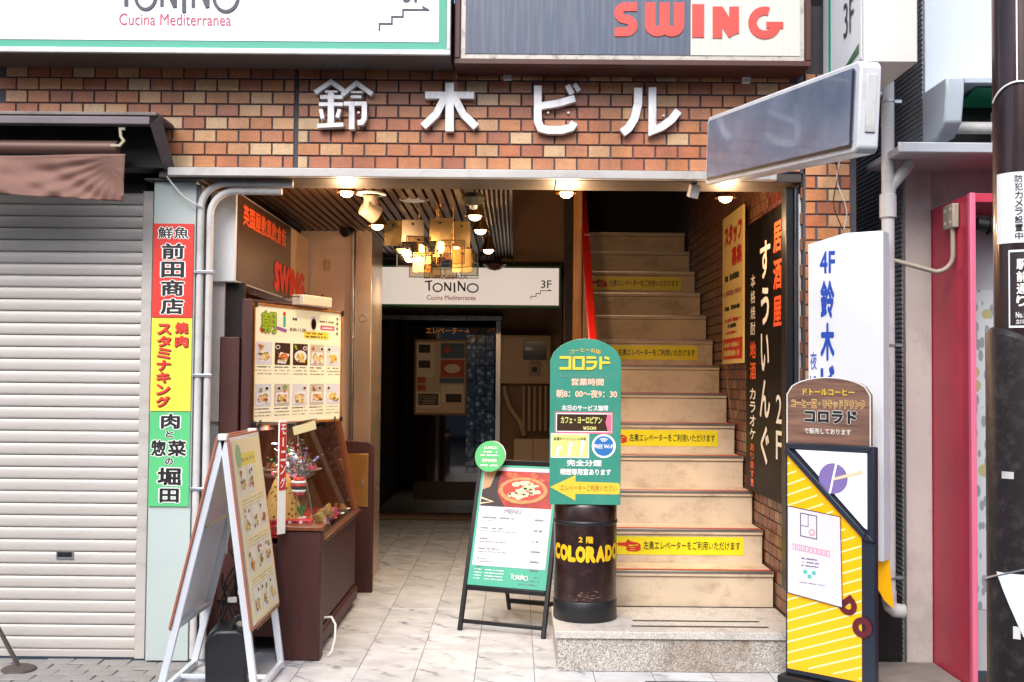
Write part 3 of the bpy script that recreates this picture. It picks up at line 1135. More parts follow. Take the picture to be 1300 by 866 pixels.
# ------------------------------------------------------------------ lamps
def lamp(loc, power, r=0.03, col=(1, 0.76, 0.50), spot=True):
    L = bpy.data.lights.new('bulb_light', 'SPOT' if spot else 'POINT')
    if spot:
        L.spot_size = R(150)
        L.spot_blend = 0.8
    L.energy = power
    L.color = col
    L.shadow_soft_size = r
    o = bpy.data.objects.new('bulb_light', L)
    C.objects.link(o)
    o.location = loc
    return o


def downlight(px, py, Y, label, power, group, spot=True):
    x, z = at(px, py, Y)
    t = thing('downlight', label, 'lamp', (x, Y, z), group=group)
    MB().lathe(0, 0, [(0.0, 0.11), (0.028, 0.11), (0.032, 0.075), (0.05, 0.03), (0.062, 0.006), (0.058, 0.005), (0.028, 0.07), (0.0, 0.072)], BRASS).build('shade', t)
    MB().lathe(0, 0, [(0.0, 0.04), (0.03, 0.035), (0.038, 0.012), (0.032, -0.008), (0.016, -0.018), (0.0, -0.02)], BULB).build('bulb', t)
    MB().box(-0.012, 0.01, 0.10, 0.012, 0.03, max(0.12, CZ - z), DARKST).build('bracket', t)
    lp = lamp((0, -0.0, -0.06 if spot else -0.14), power, col=(1, 0.76, 0.5) if spot else (1, 0.62, 0.33), spot=spot)
    lp.parent = t
    return t


G1 = 'small warm spotlights along the edge of the entrance beam'
downlight(440, 246, 6.12, 'warm spotlight under the beam just left of the chandelier', 9, G1, False)
downlight(719, 247, 6.10, 'warm spotlight under the beam above the red handrail', 15, G1, False)
downlight(921, 253, 6.12, 'warm spotlight under the beam in front of the yellow staff poster', 8, G1, False)
G2 = 'row of warm downlights right of the chandelier'
downlight(603, 276, 6.5, 'warm downlight right of the chandelier, nearest of its row of three', 11, G2)
downlight(610, 294, 7.15, 'warm downlight right of the chandelier, middle of its row of three', 10, G2)
downlight(620, 319, 8.25, 'warm downlight right of the chandelier, farthest of its row of three', 20, G2)
G3 = 'warm bulbs left of the chandelier'
downlight(479, 288, 6.8, 'bright warm bulb below the white swivel spotlight', 11, G3)
downlight(510, 318, 7.7, 'warm bulb low beside the chandelier left edge', 10, G3)
downlight(520, 330, 8.35, 'warm bulb just above the glowing sign, farthest on the left', 16, G3)
# bulbless one and the dark dome
x, z = at(601, 252, 6.2)
t = thing('downlight', 'unlit dark green conical downlight at the front of the right row', 'lamp', (x, 6.2, z))
MB().lathe(0, 0, [(0.0, 0.03), (0.05, 0.028), (0.07, 0.0), (0.045, -0.035), (0.03, -0.04), (0.0, -0.04)], M('dull_green_metal', '#3f4030', 0.4, 0.4)).build('shade', t)
MB().lathe(0, 0, [(0.0, -0.04), (0.025, -0.042), (0.02, -0.06), (0.0, -0.065)], WHITEP).build('bulb', t)
x, z = at(628, 337, 9.3)
t = thing('ceiling_dome', 'small dark brown dome hanging at the top edge of the glowing sign', 'ceiling dome', (x, 9.3, z))
MB().lathe(0, 0, [(0.0, 0.02), (0.09, 0.018), (0.1, 0.005), (0.05, -0.035), (0.0, -0.045)], M('dome_brown', '#4a2f22', 0.3, 0.5)).build('dome', t)
# white ceiling disc
x, z = at(525, 254, 6.6)
t = thing('smoke_detector', 'flat white ceiling disc with a small ring hanging below it', 'smoke detector', (x, 6.6, z))
MB().lathe(0, 0, [(0.0, 0.012), (0.09, 0.012), (0.095, 0.0), (0.06, -0.008), (0.0, -0.009)], WHITEP, 32).build('disc', t)
MB().tube([(0.03 + 0.011 * math.cos(q * PI / 8), 0, -0.035 + 0.013 * math.sin(q * PI / 8)) for q in range(17)], 0.002, STEEL, 6, caps=False).build('pull_ring', t)
# white swivel spotlight
x, z = at(471, 262, 6.3)
t = thing('swivel_spotlight', 'white cylindrical swivel spotlight hanging from a white ring', 'lamp', (x, 6.3, z))
MB().lathe(0, 0, [(0.055, 0.075), (0.088, 0.075), (0.088, 0.066), (0.055, 0.066), (0.055, 0.075)], WHITEP, 32).build('ring', t)
MB().tube([(-0.005, 0, 0.06), (0.0, 0.0, 0.0)], 0.04, M('cream_metal', '#8f8070', 0.45), 20).build('neck', t, bevel=0.003)
MB().tube([(-0.04, -0.02, -0.005), (0.03, 0.03, -0.05)], [0.05, 0.055], MATS['cream_metal'], 20).build('head', t, bevel=0.004)

# ------------------------------------------------------------------ chandelier
cx_, cz_ = at(555, 315, 7.0)
ch = thing('chandelier', 'chandelier of square brass and clear glass plates hanging in the entrance', 'chandelier', (cx_, 7.0, cz_))


def plate(px0, py0, px1, py1, dy, m, ry=0, name='plate'):
    b_ = bxp(px0, py0, px1, py1, 7.0 + dy)
    x0, z0, x1, z1 = b_[0] - cx_, b_[1] - cz_, b_[2] - cx_, b_[3] - cz_
    xc, zc = (x0 + x1) / 2, (z0 + z1) / 2
    hw, hh_ = (x1 - x0) / 2, (z1 - z0) / 2
    mb = MB().box(-hw, -0.003, -hh_, hw, 0.003, hh_, m)
    o = mb.build(name, ch, bevel=0.0015, seg=1)
    o.location = (xc, dy, zc)
    o.rotation_euler = (0, ry, random.uniform(-0.25, 0.25))
    if m in (GLASS, CLRP, ACRY):
        ef = MB()
        for a_, b_ in (((-hw, -hh_), (hw, -hh_)), ((hw, -hh_), (hw, hh_)), ((hw, hh_), (-hw, hh_)), ((-hw, hh_), (-hw, -hh_))):
            ef.bar((a_[0], 0, a_[1]), (b_[0], 0, b_[1]), 0.005, 0.005, DARKST)
        ef.build('edge', o)
    mb2 = MB().tube([(0, -0.016, hh_ * 0.6), (0, -0.004, hh_ * 0.6)], 0.007, BLACK, 10)
    mb2.build('screw', o)
    return o


CLRP = glass_mat('plate_glass', (0.86, 0.8, 0.68, 1), 1.5, 0.04)
BRP = M('brass_plate', '#cfae72', 0.25, 0.7, var=0.25, vs=9, rvar=0.12)
DIM = M('dull_plate', '#a89880', 0.32, 0.6, var=0.25, vs=8)
for q in ((510, 279, 538, 307, -0.10, DIM), (545, 277, 574, 306, -0.10, BRP), (488, 280, 510, 312, 0.02, BRP), (576, 281, 597, 314, 0.03, BRP),
          (500, 288, 530, 320, 0.1, ACRY), (528, 300, 560, 334, 0.08, ACRY), (560, 296, 592, 330, 0.09, BRP), (574, 316, 600, 346, -0.05, BRP),
          (524, 320, 548, 346, -0.06, BRP), (540, 312, 572, 342, -0.14, GLASS), (538, 336, 560, 353, -0.08, ACRY), (565, 334, 607, 353, -0.02, GLASS), (548, 322, 580, 352, 0.02, ACRY), (504, 310, 530, 338, -0.04, CLRP), (520, 334, 546, 352, 0.05, CLRP), (585, 322, 606, 350, 0.06, CLRP), (516, 300, 545, 322, -0.12, CLRP), (560, 305, 590, 335, -0.12, CLRP)):
    plate(*q)
for dx_, dy_ in ((-0.12, 0), (0.1, 0), (0, -0.08), (0, 0.08)):
    MB().tube([(dx_, dy_, -0.12), (dx_, dy_, 0.3)], 0.005, BRASS, 8).build('rod', ch)
MB().lathe(0, 0, [(0.0, 0.32), (0.13, 0.32), (0.14, 0.28), (0.10, 0.255), (0.0, 0.25)], BRASS).build('ceiling_plate', ch)
for dx_, dz_ in ((-0.11, -0.02), (0.02, 0.0), (0.12, -0.03)):
    MB().lathe(dx_, 0.04, [(0.0, dz_ + 0.05), (0.02, dz_ + 0.04), (0.024, dz_), (0.012, dz_ - 0.03), (0, dz_ - 0.032)], BULB, 14).build('bulb', ch)
lp = lamp((0, 0.0, -0.2), 12)
lp.parent = ch

# ==================================================================  HANGING SWING LIGHTBOX (left wall of entrance)
sb = thing('hanging_lightbox', 'brown and cream lightbox with red lettering fixed along the left side wall', 'sign', (-1.53, 5.92, 2.02), (0, 0, R(90)))
# local x -> world +y, local y -> world -x
Lb, Hb = 2.06, 0.50
MB().box(0, 0.002, 0, Lb, 0.145, Hb, WHITEP).build('case', sb, bevel=0.006)
MB().box(0.02, -0.003, 0.01, 1.42, 0.001, Hb - 0.01, M('brown_panel', '#3d2618', 0.3)).build('dark_face', sb)
MB().box(1.42, -0.003, 0.01, Lb - 0.02, 0.001, Hb - 0.01, M('tan_panel', '#e2bc94', 0.4)).build('pale_face', sb)
ORL = M('orange_letter', '#c84a1c', 0.45, emit='#c84a1c', es=0.12)
RDL = M('red_letter', '#c2200f', 0.45, emit='#c2200f', es=0.12)
txt(sb, '英国屋敷風飲食街', (0.12, 0.33, 1.25, 0.45), ORL, 0.035, y=-0.006)
txt(sb, 'SWING', (0.92, 0.03, 1.90, 0.22), RDL, 0.10, y=-0.006, spacing=1.1)

# ==================================================================  SHUTTER AND LEFT SHOP
shut = thing('roller_shutter', 'closed beige roller shutter of the shop on the left', 'shutter', (0, 5.88, 0))
zt = 2.36
pit = 0.0645
sx1 = at(178, 600, 5.88)[0]
pf = [(0.0, 0.0), (-0.003, 0.001), (-0.006, 0.004), (-0.0072, 0.012), (-0.0075, 0.03), (-0.0072, 0.050), (-0.004, 0.058), (0.0, 0.0615), (0.008, 0.0615), (0.008, 0.0)]
mb = MB()
mb.prism([(-3.4, y, zz) for y, zz in pf], (sx1 + 3.4, 0, 0), SHUT)
s0 = mb.build('slat', shut, smooth=60)
for i in range(38):
    o = s0 if i == 0 else part(s0, shut)
    o.location = (0, random.uniform(-0.0006, 0.0006), 0.045 + i * pit)
MB().box(-3.4, -0.016, 0.004, sx1, 0.012, 0.042, SHUT).build('bottom_bar', shut, bevel=0.003)
MB().box(-3.4, 0.014, 0.0, sx1, 0.02, 2.55, BLACK).build('backing', shut)
rx = at(187, 600, 5.84)[0]
MB().box(sx1 - 0.004, -0.03, 0, rx, 0.02, 2.5, SHUT).build('guide_rail', shut, bevel=0.003)
hb = bxp(71, 700, 93, 710, 5.865)
ho = MB()
ho.box(hb[0], -0.014, hb[1], hb[2], -0.011, hb[3], ALU)
ho.box(hb[0] + 0.008, -0.0155, hb[1] + 0.012, hb[2] - 0.008, -0.0141, hb[3] - 0.004, BLACK)
ho.build('handle', shut)

kb = bxp(10, 822, 17, 827, 5.865)
MB().box(kb[0], -0.013, kb[1], kb[2], -0.0105, kb[3], M('blue_grey_label', '#7d94a0', 0.5)).build('label_plate', shut)
# awning canopy
AY = 5.45
can = thing('awning_canopy', 'grey metal canopy box over the shutter holding a rolled awning', 'canopy', (0, AY, 0))
ctop = at(100, 146, AY)
cx1 = at(190, 150, AY)[0]
cxb = at(209, 180, 5.72)[0]
zt_ = ctop[1]
MB().box(-3.4, 0, zt_ - 0.045, cx1, 0.02, zt_ - 0.005, FASCIA).build('front_edge', can, bevel=0.004)
MB().box(-3.4, 0, zt_, cxb + 0.045, 0.28, zt_ + 0.018, M('weathered_top', '#7a706c', 0.7, var=0.3, dirt=0.5, ds=14)).build('top_sheet', can, bevel=0.004)
zb_ = at(215, 213, 5.7)[1]
ep = MB()
ep.prism([(cx1 + 0.0, -0.001, zt_ - 0.045), (cx1 + 0.055, -0.001, zt_ - 0.002), (cxb + 0.06, 0.262, zb_ - 0.005), (cxb - 0.0, 0.262, zb_ - 0.005)], (0, 0.012, 0), FASCIA)
ep.build('end_plate', can, bevel=0.003)
MB().box(-3.4, 0.25, zb_, cxb + 0.0, 0.278, zt_ - 0.001, BLACK).build('back_plate', can)
r0 = at(80, 187, AY + 0.1)
xe = at(150, 187, AY + 0.1)[0]
MB().tube([(-3.4, 0.1, r0[1]), (xe, 0.1, r0[1])], 0.035, M('roller_brown', '#6b5048', 0.5, 0.2, var=0.15), 20).build('roller', can)
hk = MB()
e0 = at(156, 165, AY + 0.05)
hk.stroke([(e0[0] + 0.02, e0[1]), (e0[0] - 0.005, e0[1]), (e0[0], e0[1] - 0.04), (e0[0] + 0.015, e0[1] - 0.06), (e0[0] - 0.005, e0[1] - 0.085), (e0[0] - 0.05, e0[1] - 0.085)], 0.012, 0.02, 0.035, M('bracket_cream', '#a09880', 0.5))
hk.build('hook', can)
# fabric valance
aw = thing('awning_cloth', 'brown awning cloth valance hanging creased under the canopy', 'awning', (0, AY, 0))
xL, xR = -3.3, at(157, 200, AY)[0]
zT = at(80, 194, AY)[1]
zBR = at(155, 254, AY)[1]
zBL = at(0, 246, AY)[1]
nx, nz = 90, 22
vs, fs = [], []
for i in range(nx + 1):
    u = i / nx
    for j in range(nz + 1):
        v = j / nz
        x = xL + (xR - xL) * u - 0.02 * v * (u > 0.99)
        zb = zBL + (zBR - zBL) * max(0, (u - 0.3) / 0.7) ** 2
        z = zT + (zb - zT) * v
        dist = (1 - u) * (xR - xL)
        fold = math.sin((dist * 0.9 + v * 0.35) * 26 + 2 * v) * 0.018 * v * min(1, dist * 3) * math.exp(-dist * 0.45)
        big = 0.06 * math.sin(v * PI * 0.9 + dist * 2.2) * min(1, dist * 2)
        rd = math.hypot(xR - x, zT - z)
        ph = math.atan2(zT - z, max(1e-4, xR - x))
        fold += 0.009 * math.sin(ph * 34 + 3 * rd) * min(1, rd * 4) * math.exp(-rd * 0.8)
        y = 0.02 + 0.03 * v + fold + big
        vs.append((x, y, z))
for i in range(nx):
    for j in range(nz):
        a = i * (nz + 1) + j
        fs.append((a, a + 1, a + nz + 2, a + nz + 1))
o = MB().add(vs, fs, CANVAS).build('cloth', aw, smooth=180)
so_ = o.modifiers.new('thick', 'SOLIDIFY')
so_.thickness = 0.002

# mint column with three signs
mx = bxp(190, 232, 244, 836, 5.80)
mcol = thing('mint_column', 'pale mint sheet metal column between shutter and entrance', 'column', (mx[0], 5.80, 0))
cwid = mx[2] - mx[0]
MB().box(0, 0, 0.004, cwid, 0.16, 2.545, MINT).build('body', mcol, bevel=0.004)
MB().box(cwid + 0.001, 0.01, 0.004, cwid + 0.025, 0.16, 2.53, M('column_side_grey', '#5d6062', 0.5)).build('side_strip', mcol)
MB().box(-0.045, -0.03, 2.547, cwid + 0.03, 0.16, 2.557, FASCIA).build('cap', mcol, bevel=0.004)


def panel(name, label, px, mat):
    b_ = bxp(*px, 5.79)
    t = thing(name, label, 'sign', (b_[0], 5.79, b_[1]), group='stacked shop name signs on the mint column')
    t.location.x = mx[0] + 0.004
    MB().box(0, 0, 0, cwid - 0.012, 0.008, b_[3] - b_[1], mat).build('panel', t)
    return t, cwid - 0.012, b_[3] - b_[1]


t, w, hh = panel('shop_sign', 'red vertical shop sign at the top of the mint column', (196, 284, 245, 403), SRED)
OUTL = LWHITE
txt(t, '鮮魚', (0.025, hh - 0.08, w - 0.025, hh - 0.018), INK, 0.025, outline=OUTL, ob=0.05)
for i, chh in enumerate('前田商店'):
    z1 = hh - 0.105 - i * 0.098
    txt(t, chh, (0.046, z1 - 0.085, w - 0.046, z1), INK, 0.045, outline=OUTL, ob=0.045)
t, w, hh = panel('shop_sign', 'yellow vertical shop sign with red letters in the middle of the mint column', (194, 404, 244, 522), SYEL)
for i, chh in enumerate('スタミナキング'):
    z1 = hh - 0.03 - i * 0.064
    for k_, mm in ((0.004, INK), (0, SRED)):
        txt(t, chh, (0.03 + k_, z1 - 0.058 - k_, 0.105 + k_, z1 - k_), mm, 0.06, y=-0.002 - (0 if k_ else 0.001))
for i, chh in enumerate('焼肉'):
    z1 = hh - 0.02 - i * 0.072
    for k_, mm in ((0.004, INK), (0, SRED)):
        txt(t, chh, (0.125 + k_, z1 - 0.062 - k_, 0.195 + k_, z1 - k_), mm, 0.06, y=-0.002 - (0 if k_ else 0.001))
t, w, hh = panel('shop_sign', 'green vertical shop sign with black letters, lowest on the mint column', (192, 523, 243, 643), SGRN)
for chh, (u0, v0, u1, v1) in zip('肉と惣菜の堀田', ((.28, .82, .75, .98), (.40, .73, .60, .80), (.05, .53, .42, .70), (.46, .53, .92, .70), (.40, .44, .60, .51), (.22, .22, .80, .41), (.28, .04, .76, .19))):
    txt(t, chh, (u0 * w, v0 * hh, u1 * w, v1 * hh), INK, 0.05, outline=OUTL, ob=0.05)

# conduits
cn = thing('conduit_pair', 'pair of pale conduits bending along the beam beside the mint column', 'pipes', (0, 5.80, 0))
for k_, (pxx, zz, xr) in enumerate(((251, 2.535, at(372, 240, 5.8)[0]), (263, 2.495, at(358, 244, 5.8)[0]))):
    xq = at(pxx, 500, 5.8)[0]
    pts = [(xq, 0, 0.02), (xq, 0, zz - 0.13)]
    for q in range(1, 9):
        a = PI - q * PI / 16
        pts.append((xq + 0.13 + 0.13 * math.cos(a), 0, zz - 0.13 + 0.13 * math.sin(a)))
    pts.append((xr, 0, zz))
    MB().tube(pts, 0.019, PVC, 12).build('pipe', cn)
for zz in (2.05, 1.50, 0.9):
    MB().box(at(246, 400, 5.8)[0], -0.024, zz, at(272, 400, 5.8)[0], 0.0, zz + 0.018, ALU).build('clip', cn, bevel=0.003)
cb = thing('grey_cable', 'thin grey cable drooping from the canopy corner to the conduits', 'cable')
pts = []
a0, a1 = at(212, 224, 5.72), at(256, 262, 5.77)
for i in range(12):
    u = i / 11
    pts.append((a0[0] + (a1[0] - a0[0]) * u, 5.72 + 0.05 * u, a0[1] + (a1[1] - a0[1]) * u - 0.03 * math.sin(u * PI)))
MB().tube(pts, 0.005, PVC, 6).build('cable', cb)

# leaning rod with round base, bottom left
rod = thing('stand_base', 'rusty leaning rod with round iron base at the lower left of the shutter', 'stand', (*[at(24, 852, 5.62)[0]], 5.62, 0))
IRON = M('rusty_iron', '#5a504c', 0.7, 0.3, var=0.3, vs=20, dirt=0.5, ds=20)
MB().lathe(0, 0, [(0.0, 0.02), (0.06, 0.018), (0.082, 0.008), (0.085, 0.0), (0, 0)], IRON, 28).build('base', rod)
MB().bar((0.0, 0, 0.015), (-0.25, 0.03, 0.42), 0.028, 0.012, IRON).build('rod', rod, bevel=0.003)

# ==================================================================  BIG SIGNS ABOVE
BY = 5.45
tb = bxp(-60, -120, 573, 69, BY)
ts = thing('restaurant_sign', 'large white sign with green border above the bricks on the left', 'sign', (tb[0], BY, tb[1]))
w, hh = tb[2] - tb[0], tb[3] - tb[1]
MB().box(0, 0.0, 0, w, 0.26, hh, M('sign_case', '#5d5856', 0.5, 0.2, var=0.1, dirt=0.4)).box(0, -0.02, 0.0, w, -0.0005, 0.028, WHITEP).box(w - 0.02, -0.02, 0.029, w, -0.0005, hh, WHITEP).build('case', ts, bevel=0.004)
MB().box(0.02, -0.004, 0.030, w - 0.022, -0.001, hh - 0.03, GREENB).build('border', ts)
MB().box(0.06, -0.007, 0.068, w - 0.06, -0.0045, hh - 0.07, WHITE).build('face', ts)
tonino(ts, lcl(150, -34, 303, 15, BY, ts), INKG, y=-0.010)
txt(ts, 'Cucina Mediterranea', lcl(152, 18, 294, 33, BY, ts), INKPINK, 0.0, y=-0.010)
stairarrow(ts, lcl(482, 10, 545, 40, BY, ts), INKG, 0.008, y=-0.010)
txt(ts, '3F', lcl(512, -22, 537, 4, BY, ts), INKG, 0.02, y=-0.010)

BY = 5.53
wb = bxp(578, -110, 1028, 85, BY)
ws = thing('bar_sign', 'weathered sign with faded red bar name in a maroon frame above the bricks', 'sign', (wb[0], BY, wb[1]))
w, hh = wb[2] - wb[0], wb[3] - wb[1]
MB().box(0, 0.0, 0, w, 0.20, hh, MAROON).build('case', ws, bevel=0.006)
for q in ((0, 0, w, 0.03), (0, 0.031, 0.03, hh), (w - 0.03, 0.031, w, hh)):
    MB().box(q[0], -0.03, q[1], q[2], -0.001, q[3], MAROON).build('frame', ws, bevel=0.004)
MB().box(0.032, -0.012, 0.032, w - 0.032, -0.001, hh, M('rusty_inner_frame', '#b5b0a8', 0.5, 0.3, dirt=0.8, ds=16, dirtcol='#3c2a1c')).build('inner_frame', ws)
sxm = lcl(876, 0, 900, 50, BY, ws)[0]
MB().box(0.055, -0.016, 0.058, sxm, -0.0125, hh, SLATE).build('grey_face', ws)
MB().box(sxm + 0.001, -0.016, 0.058, w - 0.055, -0.0125, hh, CREAMP).build('cream_face', ws)
SW_BOX = {'S': (780, 5, 808, 48), 'W': (817, 5, 869, 48), 'I': (878, 7, 893, 49), 'N': (903, 10, 938, 50), 'G': (949, 10, 993, 51)}


def sym(box, kind):
    """fat poster capitals"""
    px0, py0, px1, py1 = box
    x0, z0, x1, z1 = lcl(px0, py0, px1, py1, BY, ws)
    w_, h_ = x1 - x0, z1 - z0
    mb = MB()
    P = lambda a, b: (x0 + a * w_, z0 + b * h_)
    y0, y1 = -0.021, -0.0165
    kk = [0]

    def S_(pts, th):
        kk[0] += 1
        mb.stroke([P(*q) for q in pts], th * h_, y0 - 0.0002 * kk[0], y1, CORAL)

    if kind == 'I':
        S_([(.5, 0), (.5, 1)], w_ / h_)
    elif kind == 'W':
        S_([(.15, 1), (.15, .36)] + [(.325 + .175 * math.cos(q * PI / 10), .34 + .19 * math.sin(q * PI / 10)) for q in range(10, 21)], .30)
        S_([(.5, 1), (.5, .3)], .30)
        S_([(.675 + .175 * math.cos(q * PI / 10), .34 + .19 * math.sin(q * PI / 10)) for q in range(10, 21)] + [(.85, 1)], .30)
    elif kind == 'N':
        S_([(.2, 0), (.2, 1)], .30)
        S_([(.8, .15), (.8, 1)], .30)
        S_([(.22, .9), (.78, .1)], .34)
    elif kind == 'S':
        c1 = [(.50 + .33 * math.cos(q * PI / 12), .69 + .185 * math.sin(q * PI / 12)) for q in range(6, 17)]
        c2 = [(.50 + .33 * math.cos(q * PI / 12), .32 + .185 * math.sin(q * PI / 12)) for q in range(4, -7, -1)]
        S_([(1.0, .88)] + c1 + c2 + [(.0, .135)], .26)
    elif kind == 'G':
        S_([(.47 + .35 * math.cos(q * PI / 18), .5 + .37 * math.sin(q * PI / 18)) for q in range(7, 35)], .26)
        S_([(.52, .43), (1.0, .43)], .2)
    return mb.build('lettering', ws, smooth=0)


for k_, b_ in SW_BOX.items():
    sym(b_, k_)

# steel letters of the building name
def letters(name, label, strokes, org, sc, dx=0):
    Yl = FY - 0.05
    pts_all = [p for s in strokes for p in s[0]]
    x0 = min(p[0] for p in pts_all) / sc + org[0]
    y1 = max(p[1] for p in pts_all) / sc + org[1]
    bx0, bz0 = at(x0, y1, Yl)
    t = thing(name, label, 'letter', (bx0, Yl, bz0), group='steel characters of the building name on the bricks')
    mb = MB()
    for i, (pl, th) in enumerate(strokes):
        q = []
        for a, b in pl:
            X, Z = at(a / sc + org[0], b / sc + org[1], Yl)
            q.append((X - bx0, Z - bz0))
        mb.stroke(q, th / sc * Yl / FPX, -0.0003 * i, 0.040 + 0.0002 * i, LETTER)
    mb.build('face', t, smooth=0, bevel=0.0015, seg=1)
    for a in (0.25, 0.75):
        xx_ = a * (max(p[0] for p in pts_all) / sc - min(p[0] for p in pts_all) / sc) * Yl / FPX
        MB().tube([(xx_, 0.03, 0.1), (xx_, 0.058, 0.1)], 0.006, STEEL, 8).build('stud', t)


O2 = (380, 0)
letters('steel_letter', 'steel character for bell, leftmost of the building name on the bricks', [
    ([(64, 382), (130, 337), (188, 378)], 20), ([(176, 392), (235, 342), (300, 388)], 20), ([(105, 378), (158, 378)], 10), ([(212, 380), (262, 380)], 10),
    ([(85, 400), (180, 400)], 17), ([(130, 380), (130, 516)], 27), ([(80, 430), (180, 430)], 17), ([(88, 450), (96, 490)], 17), ([(166, 450), (156, 486)], 17),
    ([(75, 520), (182, 514)], 18), ([(183, 428), (278, 428)], 19), ([(268, 428), (268, 488), (258, 505), (240, 508)], 22), ([(216, 430), (216, 535)], 24), ([(212, 400), (258, 400)], 13)], O2, 3.25)
letters('steel_letter', 'steel character for tree, second of the building name on the bricks', [
    ([(518, 392), (722, 392)], 30), ([(620, 340), (620, 542)], 36), ([(600, 400), (565, 470), (510, 522)], 32), ([(640, 400), (675, 470), (730, 524)], 32)], O2, 3.25)
letters('steel_letter', 'steel katakana with two small dashes, third of the building name on the bricks', [
    ([(984, 352), (984, 500), (996, 528), (1025, 536), (1085, 536), (1122, 525), (1136, 504)], 33), ([(990, 438), (1070, 425), (1138, 405)], 30), ([(1106, 350), (1126, 388)], 24), ([(1134, 345), (1154, 375)], 20)], O2, 3.25)
O3 = (760, 0)
letters('steel_letter', 'steel katakana of two sweeping strokes, rightmost of the building name on the bricks', [
    ([(168, 370), (167, 440), (152, 500), (128, 540), (100, 562)], 36), ([(228, 368), (228, 552), (270, 535), (310, 505), (338, 468)], 34)], O3, 3.333)

# small cameras and fittings
for px_, py_, lab in ((644, 96, 'tiny grey bracket under the sign above the third steel character'), (948, 100, 'tiny grey bracket below the right end of the maroon framed sign')):
    x, z = at(px_, py_, 5.70)
    t = thing('wall_bracket', lab, 'bracket', (x, 5.70, z))
    MB().box(-0.022, 0, -0.02, 0.022, 0.035, 0.025, PVC).build('body', t, bevel=0.004)
    MB().box(-0.008, 0.005, 0.025, 0.008, 0.025, 0.07, DARKST).build('stem', t)
x, z = at(881, 243, 5.8)
t = thing('security_light', 'small grey box tilted below the beam above the stairs', 'security light', (x, 5.8, z), (0.3, 0.15, 0.2))
MB().box(-0.026, -0.02, -0.035, 0.026, 0.03, 0.035, PVC).build('body', t, bevel=0.006)
x, z = at(442, 292, 7.9)
t = thing('camera_bracket', 'small black camera at the top of the steel column', 'camera', (x, 7.9, z))
MB().tube([(-0.02, -0.05, -0.02), (0.03, 0.06, 0.02)], 0.04, BLACKM, 14).build('body', t, bevel=0.005)
MB().box(-0.01, 0.0, 0.02, 0.02, 0.03, 0.1, BLACKM).build('stem', t)

# ==================================================================  BLADE LIGHTBOX
A = Vector((0.930, 5.36, 0))
B = Vector((1.235, 3.92, 0))
zbA, ztA = at(898, 237, 5.36)[1], at(898, 148, 5.36)[1]
zbB, ztB = at(1102, 190, 3.92)[1], at(1102, 79, 3.92)[1]
dv = (B - A)
Ls = dv.length
ang = math.atan2(dv.y, dv.x)
tilt = math.atan2((zbB + ztB) / 2 - (zbA + ztA) / 2, Ls)
hS = ((ztA - zbA) + (ztB - zbB)) / 2
bl = thing('blank_lightbox', 'blank glossy grey lightbox in a white frame sticking out over the stairs', 'sign', (A.x, A.y, (zbA + ztA) / 2), (0, 0, ang))
bl.rotation_mode = 'XYZ'
bl.rotation_euler = Matrix.Rotation(ang, 3, 'Z').__matmul__(Matrix.Rotation(-tilt, 3, 'Y')).to_euler()
WF = M('white_plastic_frame', '#d2d4d8', 0.35, var=0.06, dirt=0.3, ds=9, dirtcol='#7d6a58')
thk = 0.085
h2 = hS / 2
q = lambda L0, L1, z0, z1, r: [(L0 + r, z0), (L1 - r, z0), (L1, z0 + r), (L1, z1 - r), (L1 - r, z1), (L0 + r, z1), (L0, z1 - r), (L0, z0 + r)]
MB().pxz(q(0, Ls, -h2, h2, 0.02), 0, thk, WF).build('case', bl, bevel=0.008)
m, n, l, p = base('grey_gloss_acrylic')
p.inputs['Base Color'].default_value = lin('#7d8492')
p.inputs['Roughness'].default_value = 0.22
p.inputs['Specular IOR Level'].default_value = 0.35
p.inputs['Coat Weight'].default_value = 0.65
p.inputs['Coat Roughness'].default_value = 0.03
wv = n.new('ShaderNodeTexWave')
wv.bands_direction = 'Z'
wv.inputs['Scale'].default_value = 45
tc = n.new('ShaderNodeTexCoord')
l.new(tc.outputs['Object'], wv.inputs[0])
bb = n.new('ShaderNodeBump')
bb.inputs['Strength'].default_value = 0.04
bb.inputs['Distance'].default_value = 0.001
l.new(wv.outputs['Fac'], bb.inputs['Height'])
l.new(bb.outputs[0], p.inputs['Normal'])
dd = noise(n, l, 4, 6)
l.new(ramp(n, l, dd, [(0.3, lin('#5f6a80')), (0.7, lin('#7c879c'))]), p.inputs['Base Color'])
MB().pxz(q(0.022, Ls - 0.03, -h2 + 0.028, h2 - 0.022, 0.016), -0.004, 0.002, m).build('face', bl)
# the face towards the viewer's left must be local -y side; local x points towards the street
MB().pxz([(0.03, -h2 + 0.022), (Ls - 0.035, -h2 + 0.022), (Ls - 0.035, -h2 + 0.034), (0.03, -h2 + 0.034)], -0.0065, -0.0042, BLACK).pxz([(Ls - 0.05, -h2 + 0.035), (Ls - 0.035, -h2 + 0.035), (Ls - 0.035, h2 - 0.03), (Ls - 0.05, h2 - 0.03)], -0.0065, -0.0042, SLATEF).build('gasket', bl)
ecp = MB()
ecp.box(Ls + 0.0015, 0.025, -h2 * 0.55, Ls + 0.006, thk - 0.02, h2 * 0.7, WHITEP)
ecp.build('end_plate', bl, bevel=0.002)
MB().tube([(Ls - 0.12, thk, h2 * 0.6), (Ls - 0.30, thk + 0.16, h2 * 0.62)], 0.016, ALU, 10).tube([(Ls - 0.30, thk + 0.16, h2 * 0.62), (Ls - 0.32, thk + 0.175, h2 * 0.62)], 0.018, BLACK, 10).build('bracket_arm', bl)
